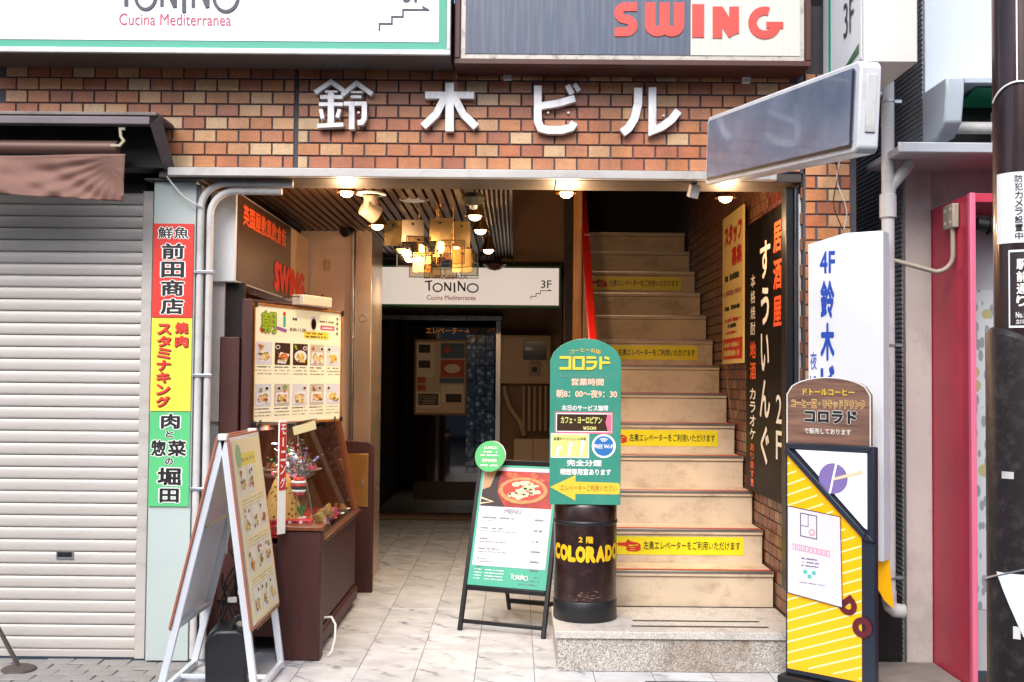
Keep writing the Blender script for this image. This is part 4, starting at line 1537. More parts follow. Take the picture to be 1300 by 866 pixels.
MB().tube([(Ls - 0.12, thk, -h2 * 0.45), (Ls - 0.30, thk + 0.14, -h2 * 0.45)], 0.016, ALU, 10).tube([(Ls - 0.30, thk + 0.14, -h2 * 0.45), (Ls - 0.32, thk + 0.155, -h2 * 0.45)], 0.018, BLACK, 10).build('bracket_arm', bl)

# projecting white box at top right
pb_ = thing('projecting_sign', 'white projecting box sign with green edged face at the top right of the bricks', 'sign', (1.585, 4.98, 0))
zb = at(1130, 79, 4.98)[1]
MB().box(0, 0, zb, 0.25, 0.66, 4.2, M('box_sign_cream', '#d9d6d0', 0.4, var=0.05, dirt=0.15, ds=3)).build('case', pb_, bevel=0.005)
fc = MB()
fc.box(-0.004, 0.02, zb + 0.02, -0.001, 0.64, 4.15, WHITE)
fc.build('face', pb_)
gf = MB()
gf.box(-0.007, 0.50, zb + 0.05, -0.0045, 0.535, 4.1, GREENB)
gf.prism([(-0.0072, 0.05, zb + 0.10), (-0.0072, 0.28, zb + 0.045), (-0.0072, 0.28, zb + 0.03), (-0.0072, 0.05, zb + 0.055)], (0.002, 0, 0), GREEND)
gf.build('border', pb_)
tt = MB()
place(tt, '3F', (-0.28, zb + 0.19, -0.12, zb + 0.36), INK, -0.0078, 0.0)
o = tt.build('lettering', pb_, smooth=0, recalc=False)
o.rotation_euler = (0, 0, R(-90))
o.location = (0, 0, 0)
tt = MB()
place(tt, 'W', (-0.30, zb + 0.50, -0.12, zb + 0.68), GREEND, -0.0078, 0.0)
o = tt.build('lettering', pb_, smooth=0, recalc=False)
o.rotation_euler = (0, 0, R(-90))

# ==================================================================  IZAKAYA SIGN (right side of stairs)
iz = thing('izakaya_sign', 'tall black bar sign with white and orange brush lettering at the right of the stairs', 'sign', (1.46, 6.93, 0.83), (0, 0, R(-90)))
wI, hI = 1.02, 1.66
IZB = M('black_face', '#070606', 0.5, spec=0.15, var=0.2, dirt=0.05, ds=9, dirtcol='#6b5a50')
MB().box(0, 0, 0, wI, 0.035, hI, IZB).build('face', iz, bevel=0.003)
MB().box(wI + 0.001, -0.01, -0.05, wI + 0.05, 0.035, hI + 0.03, BLACKM).build('frame', iz, bevel=0.004)
ORG = M('orange_ink', '#e0532a', 0.45)


def col_txt(parent, chars, x0, x1, ztop, zbot, mat, bold, y=-0.003):
    n_ = len(chars)
    st = (ztop - zbot) / n_
    for i, c_ in enumerate(chars):
        z1 = ztop - i * st
        f = 0.82
        xa, xb = x0, x1
        zz0 = z1 - st * f
        if c_ in 'ぅっゅり！いくぐ':
            xa, xb = x0 + (x1 - x0) * 0.1, x1 - (x1 - x0) * 0.1
        txt(parent, c_, (xa, zz0, xb, z1), mat, bold, y=y)


col_txt(iz, '居酒屋', 0.74, 0.93, hI - 0.09, hI - 0.72, ORG, 0.035)
col_txt(iz, 'すぅいんぐ', 0.40, 0.66, hI - 0.16, 0.14, M('cream_ink', '#e8e0d2', 0.45), 0.03)
col_txt(iz, '本格焼酎', 0.14, 0.27, hI - 0.33, hI - 0.72, MATS['cream_ink'], 0.01)
col_txt(iz, '地酒', 0.12, 0.29, hI - 0.74, hI - 1.0, ORG, 0.035)
col_txt(iz, 'カラオケ', 0.12, 0.28, hI - 1.03, hI - 1.36, MATS['cream_ink'], 0.025)
col_txt(iz, 'あります！', 0.13, 0.25, hI - 1.37, 0.02, ORG, 0.02)
txt(iz, '2', (0.80, 0.44, 0.93, 0.60), MATS['cream_ink'], 0.01)
txt(iz, 'F', (0.80, 0.24, 0.93, 0.40), MATS['cream_ink'], 0.01)
# steel/black folded edge beside it
fr = thing('door_edge', 'folded dark shutter edge with grey strip right of the black bar sign', 'frame', (1.43, 5.79, 0.4))
MB().box(0, 0, 0, 0.04, 0.1, 2.14, BLACKM).build('strip', fr, bevel=0.004)
MB().box(0.041, -0.02, 0.0, 0.062, 0.06, 2.14, M('navy_plastic', '#232a38', 0.35, var=0.3, vs=14)).build('edge', fr, bevel=0.004)
MB().box(0.063, -0.01, 0.75, 0.078, 0.05, 2.1, PVC).build('grey_strip', fr, bevel=0.003)

hw_ = thing('hanging_wires', 'two thin dark wires hanging against the bricks under the blank lightbox', 'wires')
for k_ in range(2):
    q0_, q1_ = at(1057 + k_ * 8, 196, 5.70), at(1066 + k_ * 6, 292, 5.70)
    MB().tube([(q0_[0] + (q1_[0] - q0_[0]) * u / 8 + 0.02 * math.sin(u * 0.9 + k_ * 2.4), 5.70, q0_[1] + (q1_[1] - q0_[1]) * u / 8) for u in range(9)], 0.003, (BLACKM, PVC)[k_], 6).build('wire', hw_)
# staff poster
sp = thing('staff_poster', 'pale yellow staff wanted poster with red heading hanging beside the stairs', 'poster', (1.45, 7.68, 1.62), (0, 0, R(-90)))
PY = M('poster_yellow', '#d9bd72', 0.6, var=0.06)
wP, hP = 0.70, 1.02
MB().box(0, 0, 0, wP, 0.012, hP, PY).build('sheet', sp, bevel=0.002)
txt(sp, 'スタッフ', (0.08, hP - 0.22, 0.66, hP - 0.07), INKRED, 0.09, shear=0.0)
txt(sp, '募集', (0.33, hP - 0.37, 0.66, hP - 0.24), INKRED, 0.06)
mb = MB()
greek(mb, 0.1, hP - 0.46, 0.5, 0.05, INK, 3)
greek(mb, 0.05, hP - 0.56, 0.6, 0.04, M('dull_rose', '#a86a58', 0.6), 3)
greek(mb, 0.1, hP - 0.66, 0.5, 0.035, INK, 3, unit=0.05)
greek(mb, 0.12, hP - 0.74, 0.5, 0.03, INKRED, 3, dens=0.6)
greek(mb, 0.2, 0.24, 0.3, 0.03, INK, 3)
greek(mb, 0.1, 0.20, 0.4, 0.02, INKRED, 3)
mb.rect(0.03, 0.03, wP - 0.02, 0.17, INKRED, 2)
greek(mb, 0.07, 0.11, 0.5, 0.035, PY, 4)
greek(mb, 0.07, 0.05, 0.5, 0.045, PY, 4)
mb.build('print', sp, smooth=0, recalc=False)['kind'] = 'stuff'
wire = thing('thin_wire', 'thin brown wire drooping below the yellow staff poster', 'wire')
pts = []
for i in range(14):
    u = i / 13
    pts.append((1.44, 7.5 - 0.55 * u, 1.6 - 0.32 * math.sin(u * PI) - 0.1 * u))
MB().tube(pts, 0.004, M('wire_brown', '#7a5a3c', 0.6), 6).build('wire', wire)

# ==================================================================  WHITE WALL SIGN 4F
q0 = at(1026, 306, 5.60)
q1 = at(1121, 292, 5.38)
wsn = thing('white_wall_sign', 'tall white sign with blue lettering fixed in front of the brick pillar', 'sign', (q0[0], 5.60, 0), (0, 0, math.atan2(5.38 - 5.60, q1[0] - q0[0])))
wl = math.hypot(5.38 - 5.60, q1[0] - q0[0])
zb = at(1075, 708, 5.5)[1]
zt = q1[1] - 0.002
MB().pxz([(0, zb), (wl, zb), (wl, zt), (wl * 0.5, zt), (0, zt - 0.045)], 0, 0.10, WHITE).build('panel', wsn, bevel=0.004)
wm = wl
H = zt - zb
txt(wsn, '4F', (wm * .16, zt - 0.20, wm * .37, zt - 0.085), INKBLUE, 0.03)
for i, c_ in enumerate('鈴木ビル'):
    txt(wsn, c_, (wm * .17, zt - 0.43 - i * 0.215, wm * .36, zt - 0.235 - i * 0.215), INKBLUE, 0.055)
txt(wsn, '夜', (wm * .03, zt - 0.69, wm * .12, zt - 0.60), INKBLUE, 0.01)
txt(wsn, '10', (wm * .03, zt - 0.78, wm * .12, zt - 0.72), INKBLUE, 0.01)
MB().box(wl * 0.3, 0.101, zb + 0.3, wl * 0.35, 0.22, zb + 0.35, ALU).box(wl * 0.3, 0.101, zt - 0.35, wl * 0.35, 0.22, zt - 0.3, ALU).build('bracket', wsn)

# ==================================================================  DOUTOR STAND SIGN
Lp = at(997, 700, 5.50)[0]
Rp = at(1111, 700, 5.20)[0]
ds_ = thing('coffee_stand_sign', 'tall yellow coffee stand sign with a white triangle and wooden arched header', 'sign', (Lp, 5.50, 0), (0, 0, math.atan2(-0.30, Rp - Lp)))
wl = math.hypot(0.30, Rp - Lp)
zM = at(1050, 565, 5.35)[1]
zTb = at(1050, 482, 5.35)[1]
zB = 0.05
T_ = 0.045
MB().box(0.0, 0.0, zB, wl, T_, zM, SLATEF).build('case', ds_, bevel=0.008)
MB().box(-0.02, -0.05, 0.0, wl + 0.02, T_ + 0.06, 0.05, BLACKM).build('base', ds_, bevel=0.006)
# faces
fz0, fz1 = zB + 0.03, zM - 0.03
zD = at(1108, 682, 5.25)[1]
yel = MB()
yel.pxz([(0.014, fz0), (wl - 0.065, fz0), (wl - 0.065, zD + 0.01), (0.014, zM - 0.055)], -0.004, -0.0005, LYEL)
yel.build('yellow_face', ds_)
wt = MB()
wt.pxz([(0.06, zM - 0.03), (wl - 0.035, zM - 0.03), (wl - 0.035, zD + 0.04), (wl - 0.05, zD + 0.05)], -0.012, -0.0045, M('lit_white_face', '#e9edf2', 0.35, emit='#eef3ff', es=0.16)).build('white_face', ds_)
frm = MB()
frm.stroke([(0.01, zM - 0.012), (wl - 0.01, zM - 0.012), (wl - 0.01, zD), (wl - 0.045, zD + 0.005), (0.01, zM - 0.03)], 0.028, -0.02, -0.001, SLATEF)
frm.build('triangle_frame', ds_, bevel=0.004)
sp_ = MB()
s_ = 0.04
k = 0
zc = fz0 - 0.5
while zc < zM:
    za, zb2 = zc, zc + (wl - 0.10) * 0.42
    p0, p1 = [0.014, za], [wl - 0.065, zb2]
    # clip to face
    lim = lambda x: zM - 0.06 - (zM - 0.055 - zD) * (x - 0.014) / (wl - 0.099)
    N_ = 24
    run = []
    for i in range(N_ + 1):
        u = i / N_
        x = p0[0] + (p1[0] - p0[0]) * u
        z = p0[1] + (p1[1] - p0[1]) * u
        if fz0 + 0.006 < z < lim(x) - 0.012:
            run.append((x, z))
    if len(run) > 1:
        (xa, za_), (xb, zb_2) = run[0], run[-1]
        sp_.poly([(xa, -0.006, za_), (xb, -0.006, zb_2), (xb, -0.006, zb_2 + 0.009), (xa, -0.006, za_ + 0.009)], LYSTR)
    zc += 0.052
o = sp_.build('pinstripes', ds_, smooth=0, recalc=False)
o['kind'] = 'stuff'
# purple coffee bean
bean = MB()
bxc, bzc, br = wl * 0.56, zM - 0.16, 0.074
bean.disc(bxc, bzc, br, br, PURP, 26, 32)
bean.fl([(bxc + 0.012, bzc + br), (bxc + 0.022, bzc + br), (bxc - 0.012, bzc - br), (bxc - 0.022, bzc - br)], MATS['lit_white_face'], 28)
bean.fl([(bxc - 0.005, bzc - 0.012), (bxc + 0.01, bzc + 0.006), (bxc + 0.15, bzc + 0.05), (bxc + 0.15, bzc + 0.03)], M('pale_gold', '#dcc9a8', 0.5), 30)
bean.build('logo', ds_, smooth=0, recalc=False)
# DO letters running down
MAR = M('maroon_letter', '#5c1420', 0.45)
for kk_, (lx_, lz_) in enumerate(((wl * 0.60, 0.43), (wl * 0.74, 0.345))):
    mb = MB()
    if kk_ == 0:
        mb.stroke([(0.012, 0.0), (0.012, 0.085)], 0.030, -0.010, -0.006, MAR)
        mb.stroke([(0.0, 0.012)] + [(0.03 + 0.034 * math.cos(q * PI / 12), 0.0425 + 0.031 * math.sin(q * PI / 12)) for q in range(-6, 7)] + [(0.0, 0.073)], 0.027, -0.0105, -0.006, MAR)
    else:
        mb.stroke([(0.042 + 0.033 * math.cos(q * PI / 14), 0.042 + 0.034 * math.sin(q * PI / 14)) for q in range(29)], 0.030, -0.010, -0.006, MAR)
    dl = mb.build('lettering', ds_, smooth=0)
    dl.rotation_euler = (0, R(50), 0)
    dl.location = (lx_, 0, lz_)
# arched walnut header
hd = MB()
pts = [(0.0, zM + 0.001), (wl - 0.03, zM + 0.001)]
for i in range(17):
    u = i / 16
    xx = (wl - 0.03) * (1 - u)
    pts.append((xx, zTb - 0.075 + 0.085 * max(0, (1 - (2 * u - 1) ** 2)) ** 0.5))
hd.pxz(pts, 0.02, 0.05, WOODH)
hd.build('header', ds_, bevel=0.002)
hp_ = [(x, z) for x, z in pts]
ed = MB()
ed.stroke([(x, z) for x, z in pts[1:]] + [(0.0, zM + 0.001)], 0.005, 0.018, 0.022, LWHITE)
ed.build('header_edge', ds_, smooth=0)
hw = wl - 0.03
txt(ds_, 'ドトールコーヒー', (hw * .2, zTb - 0.078, hw * .82, zTb - 0.045), YEL, 0.03, y=0.016)
txt(ds_, 'コーヒー豆・リキッドドリンク', (hw * .06, zTb - 0.14, hw * .94, zTb - 0.10), M('brown_red_letter', '#7a1006', 0.5), 0.03, y=0.016, outline=M('pale_outline', '#f0d890', 0.5), ob=0.06)
txt(ds_, 'コロラド', (hw * .22, zTb - 0.215, hw * .85, zTb - 0.15), INK, 0.08, y=0.016, outline=LWHITE, ob=0.03)
txt(ds_, 'で販売しております', (hw * .22, zTb - 0.268, hw * .78, zTb - 0.24), LWHITE, 0.015, y=0.016)
# paper notice taped on it
pn = thing('paper_notice', 'lilac paper notice with small green squares taped on the yellow stand sign', 'notice', (Lp + 0.012, 5.485, 0), (0, 0, math.atan2(-0.30, Rp - Lp)))
za, zb2 = at(1000, 642, 5.48)[1], at(1000, 752, 5.48)[1]
pw_ = wl * 0.62
mb = MB()
mb.pxz([(0, zb2), (pw_, zb2 - 0.035), (pw_ - 0.01, za - 0.03), (0, za)], -0.010, -0.0085, LILAC)
mb.build('sheet', pn)
mb = MB()
L_ = 22
th_ = 0.0035
mb.stroke([(0, zb2), (pw_, zb2 - 0.035), (pw_ - 0.01, za - 0.03), (0, za), (0, zb2)], th_, -0.0115, -0.0101, INK)
mb.stroke([(0.07, za - 0.03), (0.155, za - 0.038), (0.155, za - 0.15), (0.07, za - 0.142), (0.07, za - 0.03)], th_, -0.0115, -0.0101, INK)
mb.stroke([(0.07, za - 0.09), (0.11, za - 0.094), (0.11, za - 0.035)], th_ * .8, -0.0112, -0.0101, INK)
mb.disc(0.13, za - 0.12, 0.016, 0.016, M('stamp_pink', '#d88a8a', 0.5), 23, 16)
mb.disc(0.13, za - 0.12, 0.010, 0.010, LILAC, 24, 16)
PK = M('pink_outline_print', '#cf8f95', 0.5)
for i in range(9):
    mb.stroke([(0.03 + i * 0.022, za - 0.185 - i * 0.002), (0.044 + i * 0.022, za - 0.186 - i * 0.002), (0.044 + i * 0.022, za - 0.212 - i * 0.002), (0.03 + i * 0.022, za - 0.21 - i * 0.002), (0.03 + i * 0.022, za - 0.185 - i * 0.002)], 0.004, -0.0114, -0.0101, PK)
for i in range(3):
    greek(mb, 0.075, za - 0.255 - i * 0.017, 0.09, 0.007, INKG, 23)
TL = M('teal_squares', '#4fb7a5', 0.5)
for a_, b_2 in ((0.085, 0.325), (0.13, 0.325), (0.107, 0.345)):
    mb.rect(a_, za - b_2, a_ + 0.02, za - b_2 + 0.018, TL, 23)
greek(mb, 0.06, za - 0.372, 0.14, 0.004, INKG, 23)
mb.build('print', pn, smooth=0, recalc=False)['kind'] = 'stuff'
# yellow pennant behind
yp = thing('yellow_banner', 'sliver of a yellow banner behind the coffee stand sign', 'banner', (Rp + 0.105, 5.45, 0))
MB().prism([(0.0, 0, 1.05), (0.02, 0, 0.95), (0.075, 0.02, 0.38), (0.03, 0.02, 0.42), (-0.02, 0, 0.5)], (0, 0.004, 0), LYEL).build('cloth', yp)

# ==================================================================  PIZZA A-BOARD
ab_yaw = R(-21)
ab = thing('pizza_menu_board', 'black framed A-board menu with a pizza picture standing on the tiles', 'menu board', (-0.335, 6.58, 0), (0, 0, ab_yaw))
wb_ = 0.555
zt = 0.985
lean = 0.31 / 0.985


def P(u, z, d=0.0):
    """point on the leaning board: u across, z height, d out of the face"""
    return (u, z * lean - d, z)


FR = 0.026
for u in (0.013, wb_ - 0.013):
    MB().bar(P(u, 0), P(u, zt), FR, FR, BLACKM).build('leg', ab, bevel=0.003)
MB().bar(P(0.013, zt), P(wb_ - 0.013, zt), FR + 0.004, FR + 0.006, BLACKM).build('top_rail', ab, bevel=0.003)
MB().bar(P(0.027, 0.245), P(wb_ - 0.027, 0.245), 0.03, 0.028, BLACKM).build('bottom_rail', ab, bevel=0.003)
MB().bar(P(0.027, 0.055), P(wb_ - 0.027, 0.055), 0.02, 0.022, BLACKM).build('low_rail', ab, bevel=0.003)
for u in (0.07, wb_ - 0.03):
    MB().bar((u, 0.31 + 0.36, 0), (u, 0.31, zt - 0.03), 0.022, 0.022, BLACKM).build('rear_leg', ab, bevel=0.003)
MB().bar((0.08, 0.66, 0.06), (wb_ - 0.04, 0.66, 0.06), 0.02, 0.03, BLACKM).build('rear_rail', ab, bevel=0.003)
# face panel: local frame with its own tilt
fp = bpy.data.objects.new('menu_face', None)
sh = math.hypot(1, lean)
ftilt = -math.atan(lean)
pan = MB().box(0.026, 0.0, 0.262 * sh, wb_ - 0.026, 0.008, (zt - 0.014) * sh, GREENB).build('menu_panel', ab)
pan.rotation_euler = (ftilt, 0, 0)
pan.location = (0, -0.008, 0)
bpy.data.objects.remove(fp)
x0, x1 = 0.042, wb_ - 0.042
zb_, zt__ = 0.275 * sh, (zt - 0.03) * sh
hM = zt__ - zb_
mb = MB()
PAPER = M('menu_paper', '#b9bbc2', 0.3, coat=0.4)
mb.rect(x0, zb_ + 0.105, x1, zt__, PAPER, 2)
# pizza photo
pz0, pz1 = zt__ - 0.245, zt__ - 0.022
px0_, px1_ = x0 + 0.005, x1 - 0.003
DR = M('photo_red', '#9c2418', 0.35, var=0.5, vs=14)
DB = M('photo_dark', '#2a1a16', 0.35, var=0.4, vs=10)
CR = M('photo_crust', '#b9824a', 0.35, var=0.3, vs=40)
CHS = M('photo_cheese', '#d9c9a4', 0.35, var=0.2, vs=60)
TOM = M('photo_tomato', '#b8321c', 0.35, var=0.3, vs=60)
BAS = M('photo_basil', '#3f4a22', 0.35)
FLM = M('photo_flame', '#cf5a30', 0.35, var=0.5, vs=30)
TAN = M('photo_tan', '#b08a64', 0.35)
mb.rect(px0_, pz0, px1_, pz1, DR, 3)
mb.fl([(px0_, pz0), (px0_ + 0.16, pz0), (px0_ + 0.10, pz0 + 0.09), (px0_ + 0.11, pz1), (px0_, pz1)], DB, 4)
mb.fl([(px0_, pz0 + 0.10), (px0_ + 0.05, pz0 + 0.12), (px0_ + 0.085, pz1), (px0_, pz1)], TAN, 5)
for i in range(14):
    mb.disc(px0_ + 0.16 + random.random() * 0.22, pz1 - 0.01 - random.random() * 0.05, 0.02, 0.012, FLM, 5 + i % 3, 10, jit=0.3) if True else 0
pcx, pcz = px0_ + 0.27, pz0 + 0.105
mb.disc(pcx, pcz, 0.158, 0.082, CR, 9, 36, jit=0.03)
mb.disc(pcx, pcz + 0.003, 0.132, 0.064, TOM, 10, 30, jit=0.03)
for i in range(26):
    a, r_ = random.random() * 6.28, random.random() ** 0.5
    mb.disc(pcx + 0.105 * r_ * math.cos(a), pcz + 0.05 * r_ * math.sin(a), 0.022 * random.uniform(.7, 1.3), 0.012 * random.uniform(.7, 1.3), CHS, 11 + i % 4, 12, jit=0.35)
for i in range(7):
    a, r_ = random.random() * 6.28, random.random() ** 0.5
    mb.disc(pcx + 0.1 * r_ * math.cos(a), pcz + 0.045 * r_ * math.sin(a), 0.014, 0.006, BAS, 16, 8, jit=0.2)
mb.fl([(px0_, pz0 + 0.01), (px0_ + 0.09, pz0 + 0.028), (px0_, pz0 + 0.055), (px0_, pz0 + 0.045), (px0_ + 0.07, pz0 + 0.028), (px0_, pz0 + 0.018)], CHS, 12)
lines = [0.30, 0.365, 0.43, 0.49, 0.55, 0.60]
for i, d_ in enumerate(lines):
    greek(mb, x0 + 0.03, zt__ - d_ - 0.02, [0.21, 0.14, 0.05, 0.13, 0.05, 0.04][i], 0.010, M('text_grey', '#5c5e66', 0.5), 3)
    greek(mb, x0 + 0.03, zt__ - d_ - 0.036, [0.06, 0.24, 0.18, 0.18, 0.1, 0.05][i], 0.006, MATS['text_grey'], 3)
    greek(mb, x1 - 0.10, zt__ - d_ - 0.022, 0.055, 0.012, MATS['text_grey'], 3)
for i in range(3):
    greek(mb, x1 - 0.16, zt__ - 0.66 - i * 0.022, 0.13, 0.008, MATS['text_grey'], 3, dens=0.7)
for i in range(4):
    greek(mb, x0 + 0.02, zb_ + 0.025 + i * 0.018, 0.05, 0.006, LWHITE, 3)
    greek(mb, x0 + 0.09, zb_ + 0.025 + i * 0.018, 0.12, 0.006, LWHITE, 3)
pr = mb.build('menu_print', ab, smooth=0, recalc=False)
pr.rotation_euler = (ftilt, 0, 0)
pr.location = (0, -0.0085, 0)
o = txt(ab, 'MENU', (x0 + 0.17, zt__ - 0.285, x0 + 0.28, zt__ - 0.258), MATS['text_grey'], 0.0, y=-0.003)
o.rotation_euler = (ftilt, 0, 0)
o.location = (0, -0.0085, 0)
tonino_o = tonino(ab, (x0 + 0.26, zb_ + 0.035, x0 + 0.37, zb_ + 0.068), LWHITE, y=-0.003)
tonino_o.rotation_euler = (ftilt, 0, 0)
tonino_o.location = (0, -0.0085, 0)
# round green badge
xb, zb_1 = at(622, 579, 6.78)
rbd = thing('round_badge', 'round green lunch and dinner badge on the corner of the pizza menu board', 'badge', (xb, 6.76, zb_1), (R(-14), 0, ab_yaw * 0.7))
GRB = M('badge_green', '#3aa35a', 0.4)
mb = MB()
mb.pxz([(0.096 * math.cos(q_ * PI / 20), 0.096 * math.sin(q_ * PI / 20)) for q_ in range(40)], 0, 0.004, GRB)
mb.build('disc', rbd)
txt(rbd, 'LUNCH', (-0.04, 0.045, 0.045, 0.062), LWHITE, 0.02)
txt(rbd, 'DINNER', (-0.045, -0.035, 0.048, -0.017), LWHITE, 0.02)
mb = MB()
greek(mb, -0.05, 0.022, 0.1, 0.011, LWHITE, 3)
greek(mb, -0.06, 0.002, 0.12, 0.009, LWHITE, 3)
greek(mb, -0.055, -0.062, 0.11, 0.011, LWHITE, 3)
mb.build('print', rbd, smooth=0, recalc=False)['kind'] = 'stuff'
MB().pxz([(0.092 * math.cos(q_ * PI / 20) + 0.008, 0.092 * math.sin(q_ * PI / 20) + 0.006) for q_ in range(40)], 0.006, 0.009, WHITEP).build('rear_disc', rbd)

# ==================================================================  DRUM + GREEN BOARD
bx, byy = at(743, 700, 6.02)[0], 6.02
drum = thing('drum', 'glossy dark maroon drum with yellow lettering standing on the granite landing', 'drum', (bx, byy, 0.209))
rr = 0.1735
zt = 0.625
MB().lathe(0, 0, [(0, 0.0), (rr - 0.004, 0.0), (rr, 0.006), (rr, 0.105), (rr - 0.002, 0.108)], RUBBER, 48).build('base_band', drum)
MB().lathe(0, 0, [(rr - 0.003, 0.108), (rr - 0.002, 0.50), (rr - 0.002, 0.515)], DRUM, 48).build('body', drum)
MB().lathe(0, 0, [(rr - 0.002, 0.515), (rr + 0.002, 0.52), (rr + 0.002, 0.532), (rr - 0.002, 0.537)], RUBBER, 48).build('ring', drum)
MB().lathe(0, 0, [(rr - 0.002, 0.537), (rr - 0.002, zt - 0.012), (rr - 0.008, zt), (0, zt + 0.004)], DRUM, 48).build('top', drum)


def ctext(parent, body, r_, aC, wA, z0, z1, m, bold):
    vs, fs = glyphs(body, 0.0)
    xs, zs_ = [v[0] for v in vs], [v[1] for v in vs]
    ax, bx2, az, bz = min(xs), max(xs), min(zs_), max(zs_)
    mb = MB()
    for i, (dx, dz) in enumerate(SHIFTS if bold else SHIFTS[:1]):
        out = []
        for a_, b_ in vs:
            th = aC + ((a_ + dx * bold - ax) / (bx2 - ax) - 0.5) * wA
            R_ = r_ + 0.00004 * i
            out.append((R_ * math.sin(th), -R_ * math.cos(th), z0 + (b_ + dz * bold - az) / (bz - az) * (z1 - z0)))
        mb.add(out, fs, m)
    return mb.build('lettering', parent, smooth=0, recalc=False)


DY_ = M('drum_yellow', '#e0b41c', 0.4)
# long edges must bend with the drum, so letters are set one by one
x = -0.5
letters_w = {'C': 1.0, 'O': 1.1, 'L': .85, 'R': 1.05, 'A': 1.1, 'D': 1.05}
word = 'COLORADO'
tot = sum(letters_w[c_] for c_ in word)
aw_ = rr * R(140)
cur = -aw_ / 2
for c_ in word:
    lw = letters_w[c_] / tot * aw_
    mid = (cur + lw / 2) / (aw_ / 2)
    zb_q = 0.335 - 0.010 * (1 - mid * mid)
    ctext(drum, c_, rr + 0.0015, (cur + lw * 0.47) / rr, lw * 0.80 / rr, zb_q + 0.004, zb_q + 0.076, DY_, 0.08)
    cur += lw
ctext(drum, '2', rr + 0.0015, R(-12), 0.12, 0.430, 0.456, DY_, 0.03)
ctext(drum, '階', rr + 0.0015, R(4), 0.21, 0.425, 0.460, DY_, 0.03)
# worn patches low on the drum
wp = MB()
for i in range(44):
    th = random.gauss(0.0, 0.3)
    zz = 0.115 + abs(random.gauss(0, 0.022)) + (0.02 if abs(th) < 0.3 and random.random() < .4 else 0)
    w_, h_ = random.uniform(0.003, 0.022) / rr, random.uniform(0.001, 0.0045)
    R_ = rr - 0.0008
    wp.add([(R_ * math.sin(th), -R_ * math.cos(th), zz), (R_ * math.sin(th + w_), -R_ * math.cos(th + w_), zz + h_ * .3), (R_ * math.sin(th + w_), -R_ * math.cos(th + w_), zz + h_), (R_ * math.sin(th), -R_ * math.cos(th), zz + h_ * .8)], [(0, 1, 2, 3)], M('bare_patch', '#7a5a50', 0.6, var=0.4, vs=60))
wo = wp.build('worn_patches', drum, smooth=0, recalc=False)
wo['kind'] = 'stuff'

gbx = bxp(698, 430, 788, 634, 5.86)
gb = thing('green_coffee_board', 'green arched coffee shop board with yellow arrow standing on the drum', 'sign', (gbx[0], 5.86, 0.209 + 0.625 + 0.004), (0, 0, R(-2)))
w = gbx[2] - gbx[0]
Hh = gbx[3] - gb.location.z
pts = [(0, 0), (w, 0)]
sh_ = Hh - 0.115
for i in range(21):
    u = i / 20
    pts.append((w * (1 - u), sh_ + 0.115 * max(0, 1 - (2 * u - 1) ** 2) ** 0.62))
MB().pxz(pts, 0, 0.03, GREENS).build('board', gb, bevel=0.002)
MB().box(w * .3, 0.031, 0.0, w * .7, 0.07, 0.3, BLACKM).build('stay', gb)


def gz(py):
    return (634 - py) / (634 - 430) * Hh


def gx(px):
    return (px - 698) / 90 * w


def GT(s, x0, y0, x1, y1, m, bold=0.02, **kw):
    return txt(gb, s, (gx(x0), gz(y1), gx(x1), gz(y0)), m, bold, y=-0.002, **kw)


GT('コーヒーの店', 723, 444, 762, 450, GOLD, 0.02, arc=0.014)
# コロラド in squared strokes
mb = MB()
kk = 0
for pl in (((710, 453.5), (723, 453.5), (723, 467), (710, 467)), ((728, 453.5), (740, 453.5), (740, 467), (728, 467), (728, 453)), ((744, 453.5), (756, 453.5)), ((744, 459), (756, 459), (755, 464), (751, 467), (744, 467)), ((762, 452), (762, 468)), ((762, 459.5), (774, 459.5)), ((767, 453), (773, 455))):
    kk += 1
    mb.stroke([(gx(a), gz(b)) for a, b in pl], 0.0135, -0.004 - 0.0001 * kk, -0.0005, YEL)
mb.build('lettering', gb, smooth=0)
GT('営業時間', 725, 479, 766, 488, PEACH, 0.035)
GT('朝8：00～夜9：30', 706, 493, 783, 503, PEACH, 0.035)
GT('本日のサービス珈琲', 713, 512, 772, 519, LWHITE, 0.03)
GT('完全分煙', 720, 579, 764, 587, LWHITE, 0.04)
GT('喫煙専用室あります', 712, 590, 776, 598, LWHITE, 0.04)
mb = MB()
BRN = M('brown_plate', '#3c2618', 0.35)
CY = M('cream_yellow', '#d8d77e', 0.4)
SB = M('sky_blue_badge', '#2f6fb0', 0.35)
R4 = lambda x0, y0, x1, y1, m_, lay: mb.rect(gx(x0), gz(y1), gx(x1), gz(y0), m_, lay)
R4(704.5, 520.5, 777.5, 547, PINK, 2)
R4(706, 522, 776.5, 545, LWHITE, 3)
R4(707, 523.2, 775.5, 543.8, BRN, 4)
mb.fl([(gx(776), gz(523)), (gx(771), gz(523)), (gx(768.5), gz(533)), (gx(771.5), gz(544)), (gx(776), gz(544))], PINK, 5)
mb.build('price_plate', gb, smooth=0, recalc=False)
mb = MB()
R4(699.5, 546.8, 748, 577, LWHITE, 2)
R4(701, 548.2, 746.5, 575.7, CY, 3)
for px_, hgt_ in ((708, 565), (723, 560), (738, 558)):
    mb.fl([(gx(px_ - 3), gz(575)), (gx(px_ + 1), gz(575)), (gx(px_ + 3), gz(hgt_)), (gx(px_), gz(hgt_))], LWHITE, 5)
    mb.disc(gx(px_ + 2), gz(hgt_), 0.012, 0.014, LWHITE, 6, 10)
mb.build('payment_label', gb, smooth=0, recalc=False)
mb = MB()
mb.disc(gx(766.5), gz(562), 0.064, 0.064, LWHITE, 3, 30)
mb.disc(gx(766.5), gz(562), 0.053, 0.053, SB, 4, 30)
